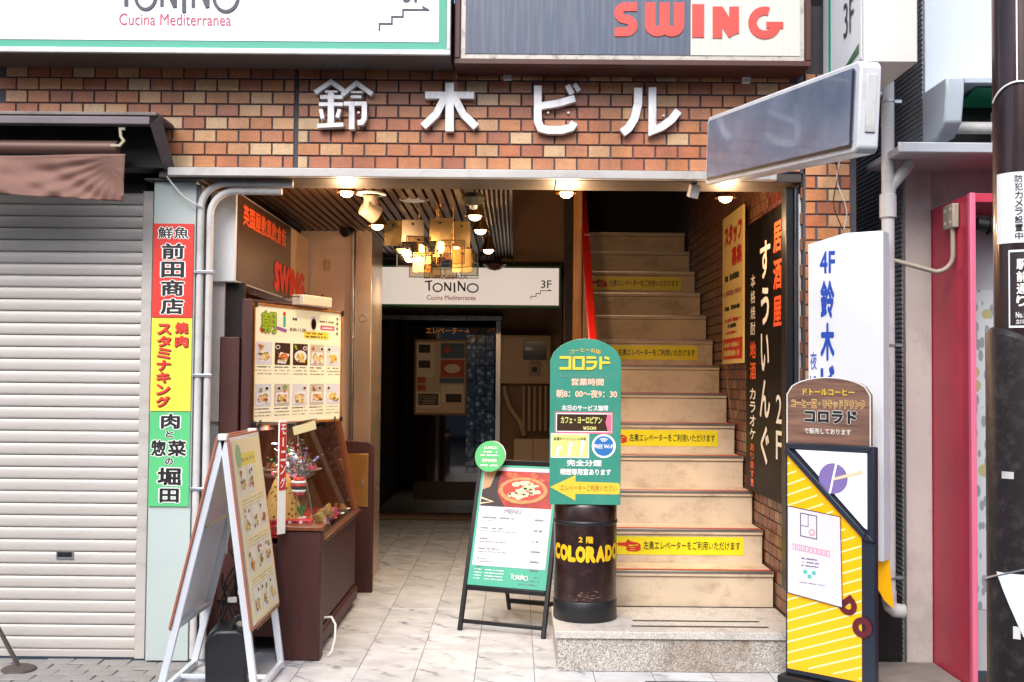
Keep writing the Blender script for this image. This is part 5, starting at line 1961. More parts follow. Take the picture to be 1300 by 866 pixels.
mb.build('wifi_badge', gb, smooth=0, recalc=False)
mb = MB()
AR = [(699, 613), (731, 598), (731, 606), (785, 607), (787, 609), (787, 619), (785, 621), (731, 621), (731, 629)]
mb.fl([(gx(a), gz(b)) for a, b in AR], M('arrow_yellow', '#e8bc3c', 0.4), 3)
mb.build('arrow', gb, smooth=0, recalc=False)
mb = MB()
for i in range(11):
    xx = 710 + i * 6.3
    mb.fl([(gx(xx), gz(478)), (gx(xx + 3.5), gz(478)), (gx(xx + 2), gz(472))], M('grey_bean_mark', '#5f8478', 0.5), 3)
mb.build('bean_marks', gb, smooth=0, recalc=False)['kind'] = 'stuff'
txt(gb, 'カフェ・ヨーロピアン', (gx(712), gz(534.5), gx(764), gz(526)), CY, 0.035, y=-0.0035)
txt(gb, '各種キャッシュレス決済', (gx(703), gz(555.5), gx(744), gz(551.5)), INK, 0.01, y=-0.0035)
txt(gb, '¥500', (gx(740), gz(542.3), gx(757), gz(538)), CY, 0.03, y=-0.0035)
txt(gb, 'FREE Wi-Fi', (gx(754), gz(565), gx(779), gz(560)), LWHITE, 0.03, y=-0.0035)
txt(gb, 'エレベーターご利用ください', (gx(712), gz(617), gx(783), gz(610)), M('dull_gold_text', '#8a6a20', 0.5), 0.0, y=-0.0035)
mb = MB()
for i, r_ in enumerate((0.012, 0.021, 0.03)):
    mb.stroke([(gx(766.5) + r_ * math.cos(a * PI / 12), gz(558) + r_ * math.sin(a * PI / 12) * 0.8) for a in range(3, 10)], 0.004, -0.004, -0.003, LWHITE)
mb.build('wifi_mark', gb, smooth=0)

# ==================================================================  DISPLAY CASE
dc = thing('display_case', 'mahogany display case with sloping glass standing left of the corridor', 'display case', (-1.03, 5.84, 0))
# local x from -0.72 .. 0, y 0..1.5
MB().box(-0.72, 0.10, 0.10, -0.06, 1.48, 0.60, WOODM).build('cabinet', dc, bevel=0.006)
MB().box(-0.235, 0.0, 0.0, -0.0, 0.099, 0.685, WOODM).build('corner_post', dc, bevel=0.008)
MB().box(-0.25, -0.015, 0.687, 0.012, 0.11, 0.712, WOODL).build('post_cap', dc, bevel=0.006)
MB().box(-0.058, 0.11, 0.14, -0.03, 1.46, 0.595, WOODM).build('side_panel', dc, bevel=0.004)
MB().box(-0.06, 0.11, 0.04, -0.012, 1.47, 0.125, WOODM).build('plinth', dc, bevel=0.012)
MB().box(-0.09, 0.10, 0.603, 0.006, 1.49, 0.628, M('ledge_wood', '#4e2a1c', 0.35, var=0.2)).build('ledge', dc, bevel=0.006)
MB().box(-0.70, 0.112, 0.628, -0.1, 1.44, 0.64, M('red_cloth', '#b01c24', 0.8, var=0.3, vs=20, bump=0.5)).build('cloth', dc, bevel=0.004)
MB().prism([(-0.70, 1.45, 0.63), (-0.015, 1.45, 0.63), (-0.155, 1.45, 1.30), (-0.70, 1.45, 1.30)], (0, 0.04, 0), M('back_panel_wood', '#7d4828', 0.35, var=0.15)).build('back_panel', dc)
MB().box(-0.70, 0.115, 0.642, -0.11, 0.30, 0.70, M('red_cloth_step', '#b81c24', 0.8, var=0.3, vs=25)).build('step', dc, bevel=0.005)
gl = MB()
gl.prism([(-0.035, 0.11, 0.629), (-0.035, 1.448, 0.629), (-0.165, 1.448, 1.25), (-0.165, 0.11, 1.25)], (-0.004, 0, 0), GLASS)
gl.build('glass_pane', dc)
MB().prism([(-0.70, 0.105, 0.715), (-0.055, 0.105, 0.715), (-0.165, 0.105, 1.25), (-0.70, 0.105, 1.25)], (0, 0.004, 0), GLASS).build('glass_pane', dc)
CHR = M('chrome_rod', '#b9b7b4', 0.2, 1.0)
for a, b in (((-0.04, 0.11, 0.63), (-0.168, 0.11, 1.255)), ((-0.168, 0.11, 1.255), (-0.168, 1.45, 1.255)), ((-0.70, 0.11, 1.255), (-0.168, 0.11, 1.255)), ((-0.37, 0.12, 0.72), (-0.37, 0.12, 1.25))):
    MB().bar(a, b, 0.008, 0.008, CHR).build('edge_rod', dc)
MB().box(-0.70, 0.5, 0.92, -0.16, 1.4, 0.926, GLASS).build('glass_shelf', dc)
MB().bar((-0.16, 0.02, 1.215), (-0.06, 0.12, 1.245), 0.004, 0.045, M('price_label', '#d8cc98', 0.5)).build('price_label', dc)
dl_ = MB()
dl_.box(0.0, 0.0, 0, 0, 0, 0, WOODM) if False else None
lp = lamp((-0.40, 0.45, 1.22), 17.0, 0.05, (1, 0.8, 0.58))  # unseen light inside the case that brightens the goods, no bulb modelled
lp.parent = dc
DCX, DCY = -1.03, 5.84

# goods inside the case
def goods(name, label, cat, x, y, z, group=None, rot=(0, 0, 0)):
    return thing(name, label, cat, (DCX + x, DCY + y, z), rot, group)


t = goods('spotted_cone', 'tall tan cone shaped figure with brown spots inside the display case', 'figurine', -0.26, 0.24, 0.70)


def spotted():
    m, n, l, p = base('spotted_fur')
    v = n.new('ShaderNodeTexVoronoi')
    v.inputs['Scale'].default_value = 38
    tc = n.new('ShaderNodeTexCoord')
    l.new(tc.outputs['Object'], v.inputs['Vector'])
    c = ramp(n, l, v.outputs['Distance'], [(0.22, lin('#4a2c14')), (0.34, lin('#c49548'))])
    l.new(c, p.inputs['Base Color'])
    p.inputs['Roughness'].default_value = 0.8
    return m


MB().lathe(0, 0, [(0.0, 0.0), (0.10, 0.0), (0.112, 0.02), (0.095, 0.1), (0.065, 0.19), (0.036, 0.25), (0.0, 0.275)], spotted(), 20).build('body', t)
MB().lathe(0.0, 0, [(0.0, 0.265), (0.022, 0.272), (0.024, 0.288), (0.0, 0.30)], BLACK, 14).build('tip', t)
t = goods('lucky_figure', 'small red and white striped round figure hanging beside the spotted cone', 'figurine', -0.165, 0.22, 0.875)
RDG = M('toy_red', '#c81c22', 0.35)
for i, (r_, mm) in enumerate(((0.034, RDG), (0.044, LWHITE), (0.046, RDG), (0.042, BLACK), (0.04, LWHITE), (0.032, RDG))):
    z_ = 0.06 - i * 0.016
    MB().lathe(0, 0, [(0.0, z_ + 0.014), (r_ * .9, z_ + 0.013), (r_, z_ + 0.006), (r_ * .9, z_ - 0.001), (0.0, z_ - 0.002)], mm, 18).build('disc', t)
t = goods('potted_sprig', 'small pot of bright green leaves in the display case', 'plant', -0.145, 0.2, 0.70)
MB().lathe(0, 0, [(0.0, 0.0), (0.02, 0.0), (0.028, 0.035), (0.0, 0.035)], LWHITE, 14).build('pot', t)
for i in range(9):
    a = i * 0.7
    lf = MB()
    tx, ty = 0.035 * math.cos(a), 0.035 * math.sin(a)
    lf.add([(0, 0, 0.03), (tx * .5 - 0.008 * math.sin(a), ty * .5 + 0.008 * math.cos(a), 0.075), (tx, ty, 0.11 + 0.02 * math.sin(i * 2)), (tx * .5 + 0.008 * math.sin(a), ty * .5 - 0.008 * math.cos(a), 0.07)], [(0, 1, 2, 3)], M('leaf_green', '#2f7a2c', 0.5, var=0.3, vs=30))
    lf.build('leaf', t, smooth=0)
FOODS = [('#c99a50', '#e0c078'), ('#b8743a', '#e6cf9a'), ('#cf5a6a', '#e88aa0'), ('#c8a468', '#d9c090'), ('#8a4a28', '#c8843c')]


def platef(i, x, y, z, label, kind):
    t = goods('sample_dish', label, 'food sample', x, y, z, 'plates of plastic food samples in the display case')
    MB().lathe(0, 0, [(0.0, 0.004), (0.045, 0.003), (0.068, 0.014), (0.07, 0.017), (0.045, 0.008), (0.0, 0.008)], LWHITE, 24).build('plate', t)
    a, b = FOODS[kind]
    for j in range(5):
        mm = M(f'food_{kind}_{j % 2}', (a, b)[j % 2], 0.5, var=0.3, vs=40, bump=0.3)
        r_ = random.uniform(0.016, 0.026)
        cx2, cy2 = random.uniform(-0.03, 0.03), random.uniform(-0.03, 0.03)
        if kind in (0, 3):
            o = MB().box(-r_, -r_ * .5, 0, r_, r_ * .5, 0.05, mm).build('toast', t, bevel=0.006)
            o.location = (cx2, cy2, 0.012)
            o.rotation_euler = (random.uniform(-0.5, 0.3), random.uniform(-0.3, 0.3), random.uniform(-0.6, 0.6))
        else:
            MB().lathe(cx2, cy2, [(0.0, 0.01), (r_, 0.012), (r_ * 1.05, 0.025), (r_ * .6, 0.045), (0.0, 0.05)], mm, 12).build('portion', t)
    return t


for i, (x, y, z, lab, kd) in enumerate((
        (-0.12, 0.52, 0.645, 'plate of golden toast slices near the sloping glass of the display case', 0),
        (-0.11, 0.75, 0.645, 'plate of pale sandwich pieces in the middle of the display case floor', 3),
        (-0.10, 0.98, 0.645, 'plate of pink dessert portions toward the back of the display case', 2),
        (-0.10, 1.22, 0.645, 'plate of brown cutlets at the far end of the display case floor', 4),
        (-0.33, 0.62, 0.930, 'plate of noodles left on the glass shelf of the display case', 1),
        (-0.46, 0.85, 0.930, 'plate of brown food in the middle of the glass shelf', 4),
        (-0.30, 1.05, 0.930, 'plate of light sandwiches at the back of the glass shelf', 3),
        (-0.36, 0.55, 0.645, 'plate of rosy dessert behind the spotted cone', 2))):
    platef(i, x, y, z, lab, kd)
t = goods('bauble_heap', 'heap of pink and red shiny baubles along the glass in the display case', 'baubles', 0, 0, 0)
cols = [M('bauble_pink', '#c93a68', 0.2, 0.3), M('bauble_red', '#b8141c', 0.2, 0.3), M('bauble_silver', '#b8b8c4', 0.2, 0.6), M('bauble_blue', '#3a50b8', 0.2, 0.3)]
for i in range(90):
    r_ = random.uniform(0.010, 0.018)
    x, y = random.uniform(-0.11, -0.055), random.uniform(0.14, 1.0)
    MB().lathe(x, y, [(r_ * math.sin(a * PI / 6), 0.64 + r_ - r_ * math.cos(a * PI / 6)) for a in range(7)], random.choice(cols), 10).build('bauble', t)
t = goods('flower_bunch', 'bunch of small green, white and violet flowers on the shelf in the display case', 'flowers', -0.22, 0.5, 0.93)
fm_ = MB()
FC = [M('fl_green', '#3a8a4a', 0.5), M('fl_white', '#c9d2dc', 0.4), M('fl_violet', '#8a8ac0', 0.4), M('fl_dark', '#24402c', 0.5), M('fl_rose', '#b84a5a', 0.5), M('fl_silver', '#a8b4c4', 0.2, 0.4)]
for i in range(420):
    c_ = Vector((random.gauss(-0.04, 0.05), random.gauss(0, 0.045), abs(random.gauss(0.07, 0.055))))
    a_ = Vector((random.uniform(-1, 1), random.uniform(-1, 1), random.uniform(-1, 1))).normalized() * random.uniform(0.008, 0.02)
    b_ = Vector((random.uniform(-1, 1), random.uniform(-1, 1), random.uniform(-1, 1))).normalized() * random.uniform(0.005, 0.014)
    fm_.add([c_ - a_, c_ - b_, c_ + a_, c_ + b_], [(0, 1, 2, 3)], random.choice(FC))
o = fm_.build('petals', t, smooth=0, recalc=False)
o['kind'] = 'stuff'
for i, (x, y, z, lab, kd) in enumerate((
        (-0.50, 0.55, 0.645, 'plate of orange food low at the left of the display case', 1),
        (-0.52, 0.30, 0.645, 'plate of toast in the near left corner of the display case', 0),
        (-0.36, 0.35, 0.645, 'plate of cutlets left of the spotted cone', 4),
        (-0.52, 0.60, 0.930, 'plate of toast at the near left end of the glass shelf', 0),
        (-0.62, 0.75, 0.930, 'plate of pale sandwiches at the left of the glass shelf', 3),
        (-0.22, 0.85, 0.930, 'plate of pink dessert at the right edge of the glass shelf', 2))):
    platef(i, x, y, z, lab, kd)
SNL = ['golden snack packet nearest the street along the sloping glass', 'tan snack packet second from the front along the sloping glass', 'golden snack packet third from the front along the sloping glass',
       'tan snack packet in the middle of the row along the sloping glass', 'golden snack packet third from the far end of the row by the glass', 'tan snack packet second from the far end of the row by the glass', 'golden snack packet farthest from the street along the sloping glass']
for i in range(7):
    t = goods('wrapped_snack', SNL[i], 'snack', -0.095 + 0.01 * math.sin(i * 2), 0.40 + i * 0.10, 0.643, 'golden snack packets along the sloping glass', (random.uniform(-.3, .3), random.uniform(-.4, .1), random.uniform(0, 3)))
    MB().prism([(-0.03, 0, 0), (0.03, 0, 0), (0.036, 0, 0.045), (0.012, 0, 0.085), (-0.02, 0, 0.08), (-0.036, 0, 0.04)], (0, 0.02, 0), M(('snack_gold', 'snack_tan')[i % 2], ('#d8a24a', '#e0c48a')[i % 2], 0.35, var=0.3, vs=25)).build('packet', t, bevel=0.006)
    MB().box(-0.028, -0.002, 0.022, 0.028, -0.0003, 0.038, (INKRED, LWHITE, GOLD)[i % 3]).build('packet_band', t)
t = goods('red_tray', 'bright red patterned tray at the front edge of the display case', 'tray', -0.2, 0.165, 0.701)
MB().box(-0.10, -0.045, 0, 0.13, 0.04, 0.028, RDG).build('tray', t, bevel=0.005)
for i in range(7):
    MB().box(-0.09 + i * 0.03, -0.047, 0.008, -0.075 + i * 0.03, -0.0455, 0.022, LWHITE if i % 2 else M('dark_red', '#6a0c10', 0.5)).build('pattern_patch', t)
# standing red sign by the case
rs_x, rs_z = at(358, 672, 5.70)
rs = thing('narrow_red_sign', 'narrow white edged red sign standing upright in front of the display case', 'sign', (rs_x - 0.035, 5.72, 0.70), (0, 0, R(62)))
MB().box(0.012, 0, -0.02, 0.074, 0.006, 0.575, LWHITE).build('board', rs, bevel=0.002)
MB().box(0.017, -0.002, 0.21, 0.069, -0.0005, 0.565, INKRED).build('red_face', rs)
for i, c_ in enumerate('モーニング'):
    if c_ == 'ー':
        mbx = MB()
        mbx.box(0.037, -0.0042, 0.565 - 0.07 * i - 0.055, 0.046, -0.0032, 0.565 - 0.07 * i - 0.008, LWHITE)
        mbx.build('lettering', rs)
    else:
        txt(rs, c_, (0.023, 0.565 - 0.07 * i - 0.062, 0.063, 0.565 - 0.07 * i - 0.008), LWHITE, 0.03, y=-0.0035)

# tall brown panel with gold plate behind the case
ub = thing('upright_panel', 'dark upright wooden panel with a gold plate behind the display case', 'panel', (-1.215, 7.68, 0))
pp = [(0, 0), (0.22, 0), (0.22, 1.01), (0.205, 1.04), (0.18, 1.055), (0, 1.06)]
MB().pxz(pp, 0, 0.06, WOODM).build('board', ub, bevel=0.006)
MB().box(0.03, -0.008, 0.60, 0.185, -0.001, 0.97, M('gold_plate', '#c9934e', 0.32, 0.7, var=0.25, vs=5)).build('plate', ub, bevel=0.003)
MB().box(0.14, -0.014, 0.75, 0.155, -0.009, 0.79, ALU).build('latch', ub)
# white cable by the case
wc = thing('white_cable', 'white cable looping out of the lower corner of the display case', 'cable')
MB().tube([(-1.03, 5.98, 0.2), (-0.99, 5.97, 0.205), (-0.965, 5.95, 0.17), (-0.965, 5.94, 0.1), (-0.98, 5.93, 0.03), (-1.0, 5.93, 0.008)], 0.006, LWHITE, 8).build('cable', wc)

# ==================================================================  MENU BOARD ABOVE THE CASE
e0 = at(321, 384, 6.0)
e1 = at(434, 393, 6.82)
zlo = at(318, 541, 6.0)[1]
mb_ = thing('breakfast_menu_board', 'cream breakfast menu board with rows of dish photos above the display case', 'menu board', (e0[0], 6.0, zlo), (0, 0, math.atan2(0.82, e1[0] - e0[0])))
mw_ = math.hypot(0.82, e1[0] - e0[0])
mh = e0[1] - zlo
OAK = wood_mat('oak_frame', '#7a4a1c', '#a8702e', 6, (2, 2, 2))
MB().box(0, 0.003, 0, mw_, 0.05, mh, M('board_edge', '#b8a890', 0.5)).build('case', mb_, bevel=0.003)
for q_ in ((0, 0, mw_, 0.014), (0, mh - 0.012, mw_, mh), (0, 0.0145, 0.012, mh - 0.0125), (mw_ - 0.014, 0.0145, mw_, mh - 0.0125)):
    MB().box(q_[0], -0.012, q_[1], q_[2], 0.002, q_[3], OAK).build('frame', mb_, bevel=0.002)
MB().box(0.0125, -0.004, 0.0145, mw_ - 0.0145, 0.002, mh - 0.0125, LITC).build('sheet', mb_)
for xx in (0.06, mw_ - 0.09):
    MB().box(xx, -0.018, 0.0, xx + 0.012, -0.0125, 0.03, DARKST).build('clip', mb_)
for xx, zz in ((0.0, 0.0), (0.0, mh - 0.022), (mw_ - 0.024, 0.0), (mw_ - 0.024, mh - 0.022)):
    MB().box(xx - 0.003, -0.016, zz - 0.003, xx + 0.026, -0.0125, zz + 0.026, BLACK).build('corner', mb_)


def food(mb, x, z, w_, h_, lay, bgc, seed):
    rnd = random.Random(seed)
    mb.rect(x, z, x + w_, z + h_, bgc, lay)
    PLT = M('ph_plate', '#dcdce2', 0.4)
    cs = [M('ph_orange', '#c8742c', 0.4), M('ph_yellow', '#d9b84e', 0.4), M('ph_cream', '#e0d0a0', 0.4), M('ph_green', '#7a9a3a', 0.4), M('ph_red', '#c0381c', 0.4), M('ph_brown', '#6a3a1c', 0.4)]
    BLK = M('ph_black', '#180e0a', 0.3)
    kind = rnd.randrange(5)
    ox, oz = rnd.uniform(.42, .58), rnd.uniform(.30, .45)
    if kind in (0, 3):
        mb.disc(x + w_ * ox, z + h_ * oz, w_ * .42, h_ * rnd.uniform(.24, .32), PLT, lay + 1, 16)
    elif kind == 1:
        a_ = rnd.uniform(-.1, .1)
        mb.fl([(x + w_ * .06, z + h_ * (.15 + a_)), (x + w_ * .94, z + h_ * (.1 - a_)), (x + w_ * .88, z + h_ * (.6 - a_)), (x + w_ * .12, z + h_ * (.66 + a_))], PLT, lay + 1)
    elif kind == 2:
        mb.fl([(x + w_ * .15, z + h_ * .08), (x + w_ * .7, z + h_ * .05), (x + w_ * .95, z + h_ * .5), (x + w_ * .35, z + h_ * .58)], PLT, lay + 1)
    else:
        mb.disc(x + w_ * .35, z + h_ * .35, w_ * .30, h_ * .24, PLT, lay + 1, 14)
        mb.disc(x + w_ * .74, z + h_ * .45, w_ * .2, h_ * .16, PLT, lay + 2, 14)
    main = rnd.choice((0, 1, 2, 2, 1))
    if kind in (1, 3):
        for k_ in range(3):
            q_ = .2 + .2 * k_
            mb.fl([(x + w_ * q_, z + h_ * .2), (x + w_ * (q_ + .17), z + h_ * .24), (x + w_ * (q_ + .2), z + h_ * .52), (x + w_ * (q_ + .04), z + h_ * .5)], cs[(main, 2, 0)[k_]], lay + 4)
            mb.fl([(x + w_ * (q_ + .03), z + h_ * .26), (x + w_ * (q_ + .14), z + h_ * .28), (x + w_ * (q_ + .16), z + h_ * .44), (x + w_ * (q_ + .06), z + h_ * .43)], cs[2], lay + 5)
    else:
        mb.disc(x + w_ * ox, z + h_ * oz, w_ * .26, h_ * .16, cs[main], lay + 4, 12, jit=0.2)
    for k_ in range(12):
        mb.disc(x + w_ * rnd.uniform(.2, .8), z + h_ * rnd.uniform(.15, .55), w_ * rnd.uniform(.03, .11), h_ * rnd.uniform(.02, .08), cs[rnd.choice((0, 1, 2, 2, 1, 5, 3))], lay + 6 + k_ % 3, 7, jit=0.4)
    sx_ = rnd.choice((.18, .3, .7, .82))
    if rnd.random() < .8:
        mb.disc(x + w_ * sx_, z + h_ * .80, w_ * .15, h_ * .10, PLT, lay + 2, 12)
        mb.disc(x + w_ * sx_, z + h_ * .80, w_ * .10, h_ * .065, rnd.choice((BLK, cs[5], BLK)), lay + 3, 12)
    if rnd.random() < .7:
        for k_ in range(3):
            mb.disc(x + w_ * (1 - sx_ + rnd.uniform(-.08, .08)), z + h_ * rnd.uniform(.66, .88), w_ * .08, h_ * rnd.uniform(.05, .1), cs[rnd.choice((3, 4, 0, 3))], lay + 5 + k_, 8, jit=0.3)


mb = MB()
BGS = [M('ph_bg_white', '#c9ccd6', 0.4), M('ph_bg_grey', '#b8b0a4', 0.4), M('ph_bg_dark', '#3a2418', 0.4)]
pwid = mw_ * 0.165
for i in range(5):
    for j in range(2):
        food(mb, mw_ * (0.03 + 0.195 * i), mh * (0.50 - 0.345 * j), pwid, mh * 0.185, 10, BGS[2] if (j == 0 and i in (1, 2)) else BGS[i % 2], i * 7 + j)
        for r_ in range(3):
            greek(mb, mw_ * (0.03 + 0.195 * i), mh * (0.475 - 0.345 * j - r_ * 0.028), pwid * (1 if r_ else .9), 0.008, INKG if r_ == 0 else M('menu_greytext', '#8d8468', 0.5), 10)
mb.rect(mw_ * .54, mh * .735, mw_ * .83, mh * .80, M('menu_yellow', '#e0cf48', 0.4), 10)
greek(mb, mw_ * .56, mh * .775, mw_ * .2, 0.01, INKG, 11)
greek(mb, mw_ * .56, mh * .745, mw_ * .25, 0.012, INKG, 11)
mb.rect(mw_ * .73, mh * .82, mw_ * .90, mh * .86, M('menu_pink', '#c94a78', 0.4), 10)
greek(mb, mw_ * .75, mh * .83, mw_ * .13, 0.012, LWHITE, 11)
mb.disc(mw_ * .65, mh * .87, 0.035, 0.045, BGS[0], 10, 14)
mb.disc(mw_ * .65, mh * .865, 0.026, 0.034, MATS['ph_black'], 11, 14)
mb.disc(mw_ * .32, mh * .93, 0.014, 0.014, M('ph_red2', '#b83a30', 0.4), 10, 12)
mb.rect(mw_ * .31, mh * .82, mw_ * .335, mh * .91, M('ph_teal', '#3a9a90', 0.4), 10)
greek(mb, mw_ * .41, mh * .88, mw_ * .06, 0.02, INKG, 11, unit=0.025)
greek(mb, mw_ * .72, mh * .885, mw_ * .17, 0.012, INKG, 11)
for i in range(4):
    mb.disc(mw_ * .935, mh * (.93 - i * .045), 0.010, 0.011, INKG, 11, 8)
mb.disc(mw_ * .09, mh * .79, 0.02, 0.022, M('ph_red3', '#c02a20', 0.4), 12, 10)
mb.fl([(mw_ * .22, mh * .80), (mw_ * .34, mh * .775), (mw_ * .35, mh * .80), (mw_ * .23, mh * .825)], M('ph_violet', '#8a5a9a', 0.4), 14)
mb.build('menu_print', mb_, smooth=0, recalc=False)['kind'] = 'stuff'
txt(mb_, '8:00-11:00', (mw_ * .38, mh * .79, mw_ * .56, mh * .82), INKG, 0.01, y=-0.0065)
txt(mb_, '朝', (mw_ * .08, mh * .76, mw_ * .23, mh * .94), M('menu_lime', '#8aa828', 0.4), 0.03, y=-0.0085, outline=M('menu_lime_dark', '#5a6a18', 0.4), ob=0.03)
# dark backing frame and the little lamp
bk = thing('mahogany_backboard', 'dark mahogany backboard behind the cream breakfast menu board', 'board', (e0[0] - 0.05, 6.08, zlo - 0.02), (0, 0, math.atan2(0.82, e1[0] - e0[0])))
MB().box(-0.10, 0.02, -0.02, mw_ * 0.93, 0.06, mh + 0.05, WOODM).build('board', bk, bevel=0.006)
tl = thing('menu_lamp', 'small white box lamp on top of the breakfast menu board', 'lamp', (at(376, 386, 6.35)[0], 6.35, at(376, 387, 6.35)[1]), (0, 0, math.atan2(0.82, e1[0] - e0[0])))
MB().box(0.0, -0.05, 0.0, 0.30, 0.03, 0.06, M('lamp_cream', '#cfc0ae', 0.5)).build('body', tl, bevel=0.005)
MB().bar((-0.16, -0.02, 0.03), (0.0, -0.02, 0.05), 0.006, 0.006, BLACKM).build('arm', tl)
MB().tube([(0.06, -0.02, 0.06), (0.06, -0.02, 0.075)], 0.008, BLACKM, 8).tube([(0.24, -0.02, 0.06), (0.24, -0.02, 0.075)], 0.008, BLACKM, 8).build('screw', tl)

# ==================================================================  ALUMINIUM A-FRAME MENU
Y1, Y2 = 5.12, 5.70
ax_ = -1.37
af = thing('aluminium_menu_stand', 'aluminium A-frame stand with brown edged menu boards on both sides, by the mint column', 'menu stand', (ax_, Y1, 0))
za = 1.225
kR, kL = 0.172 / za, 0.285 / za


def legp(side, z, y):
    return ((kR if side > 0 else -kL) * (za - z), y, z)


AL2 = M('white_aluminium', '#dadfe6', 0.35, 0.25, var=0.08, dirt=0.15)
CORN = M('copper_brown_trim', '#a0604a', 0.45, var=0.15)
for side in (1, -1):
    for y in (0.012, Y2 - Y1 - 0.012):
        MB().bar(legp(side, 0.0, y), legp(side, za, y), 0.034, 0.024, AL2).build('leg', af, bevel=0.004)
    # feet rail
    MB().bar(legp(side, 0.025, 0.0), legp(side, 0.025, Y2 - Y1), 0.028, 0.03, AL2).build('foot_rail', af, bevel=0.004)
    # board
    a, b = legp(side, za - 0.01, 0.0), legp(side, 0.325, 0.0)
    nrm = Vector((za, 0, (kR if side > 0 else kL) * za)).normalized() if side > 0 else Vector((-za, 0, kL * za)).normalized()
    nrm = Vector(((1 if side > 0 else -1), 0, (kR if side > 0 else kL))).normalized()
    Lw = Y2 - Y1
    off = 0.016
    A_ = Vector(a) + nrm * off
    B_ = Vector(b) + nrm * off
    MB().prism([tuple(A_), tuple(B_), tuple(B_ + Vector((0, Lw, 0))), tuple(A_ + Vector((0, Lw, 0)))], nrm * 0.012, M('board_back_white', '#e8e8ec', 0.25, var=0.03)).build('board', af)
    A2, B2 = A_ + nrm * 0.006, B_ + nrm * 0.006
    yv = Vector((0, Lw, 0))
    for s_, e_ in ((A2, B2), (A2 + yv, B2 + yv), (A2, A2 + yv), (B2, B2 + yv)):
        MB().bar(s_, e_, 0.012, 0.020, CORN).build('trim', af, bevel=0.003)
MB().box(-0.022, -0.01, za - 0.02, 0.022, 0.03, za + 0.012, WHITEP).build('hinge', af, bevel=0.004)
MB().box(-0.022, Y2 - Y1 - 0.03, za - 0.02, 0.022, Y2 - Y1 + 0.01, za + 0.012, WHITEP).build('hinge', af, bevel=0.004)
MB().bar(legp(-1, 0.78, 0.03), (0.02, 0.03, 0.86), 0.012, 0.006, M('stay_brass', '#9a8a5c', 0.4, 0.7)).bar(legp(1, 0.78, 0.03), (0.02, 0.03, 0.86), 0.012, 0.006, MATS['stay_brass']).build('stay', af)
MB().bar(legp(-1, 0.335, 0.02), legp(-1, 0.335, Y2 - Y1 - 0.02), 0.03, 0.02, AL2).build('ledge', af, bevel=0.003)
for y in (0.06, 0.3):
    MB().bar(legp(-1, 0.03, y), legp(1, 0.03, y), 0.02, 0.02, AL2).build('cross_bar', af, bevel=0.003)
# printed sheet on the right board
mb = MB()
Wd, Hd = Y2 - Y1 - 0.03, (Vector(a) - Vector(b)).length
a, b = Vector(legp(1, za - 0.01, 0)), Vector(legp(1, 0.325, 0))
Hd = (a - b).length
mb.rect(0, 0, Wd, Hd - 0.03, M('bright_menu_sheet', '#e6dfb8', 0.35), 1)
for r_ in range(4):
    for c_ in range(3 if r_ else 2):
        x_, z_ = 0.06 + c_ * 0.16, Hd - 0.30 - r_ * 0.19
        food(mb, x_, z_, 0.13, 0.14, 3, M('pale_photo', '#dcdcd4', 0.4), r_ * 5 + c_)
    for k_ in range(3):
        greek(mb, 0.05, Hd - 0.325 - r_ * 0.19 - k_ * 0.016, 0.44, 0.006, M('menu_tan_text', '#b0a070', 0.5), 3, dens=0.7)
mb.rect(0.12, Hd - 0.16, 0.42, Hd - 0.10, M('menu_soft_yellow', '#dcd26a', 0.4), 3)
greek(mb, 0.14, Hd - 0.14, 0.25, 0.02, MATS['menu_tan_text'], 4)
mb.disc(0.10, Hd - 0.11, 0.05, 0.06, M('menu_soft_green', '#9ab890', 0.4), 4, 14)
o = mb.build('menu_sheet', af, smooth=0, recalc=False)
# local x -> +y ; local -y -> outward normal ; local z -> up along board
nrm = Vector((1, 0, kR)).normalized()
upv = (a - b).normalized()
xv = Vector((0, 1, 0))
mm = Matrix((xv, -nrm, upv)).transposed().to_4x4()
mm.translation = b + nrm * 0.030 + Vector((0, 0.015, 0)) + upv * 0.012
o.matrix_local = mm

# black equipment box with cables under it
bbx = thing('black_plastic_box', 'black plastic container standing on the floor under the aluminium menu stand', 'container', (-1.40, 5.36, 0.0), (0, 0, R(6)))
bp = [(-0.10, 0), (0.10, 0), (0.105, 0.20), (0.085, 0.25), (0.05, 0.27), (-0.05, 0.27), (-0.09, 0.245), (-0.105, 0.20)]
MB().pxz(bp, 0, 0.26, RUBBER).build('body', bbx, bevel=0.018, seg=3)
MB().tube([(0.02, 0.05, 0.27), (0.03, 0.05, 0.31), (0.06, 0.13, 0.315), (0.03, 0.21, 0.31), (0.02, 0.21, 0.27)], 0.014, RUBBER, 10).build('handle', bbx)
MB().tube([(0.06, 0.04, 0.262), (0.065, 0.03, 0.295)], 0.028, RUBBER, 16).build('cap', bbx, bevel=0.004)
cbl = thing('tangled_cables', 'tangle of black cables with white plugs hanging behind the aluminium menu stand', 'cables')
random.seed(5)
for k_ in range(6):
    pts = []
    x, y, z = -1.47 + random.uniform(-0.02, 0.03), 5.62, 0.62 - 0.03 * k_
    for i in range(16):
        u = i / 15
        pts.append((x + 0.05 * math.sin(u * 7 + k_) + 0.02 * k_ * u, y - 0.1 * u, max(0.01, z * (1 - u) + 0.05 * math.sin(u * 9 + k_ * 2) * u)))
    MB().tube(pts, 0.0045, BLACK, 6).build('cable', cbl)
for x, z in ((-1.45, 0.36), (-1.40, 0.40), (-1.33, 0.30)):
    MB().box(x, 5.56, z, x + 0.045, 5.58, z + 0.028, LWHITE).build('plug', cbl, bevel=0.004)
MB().tube([(-1.47, 5.6, 0.6), (-1.465, 5.6, 0.75), (-1.47, 5.62, 0.95)], 0.004, LWHITE, 6).build('white_lead', cbl)

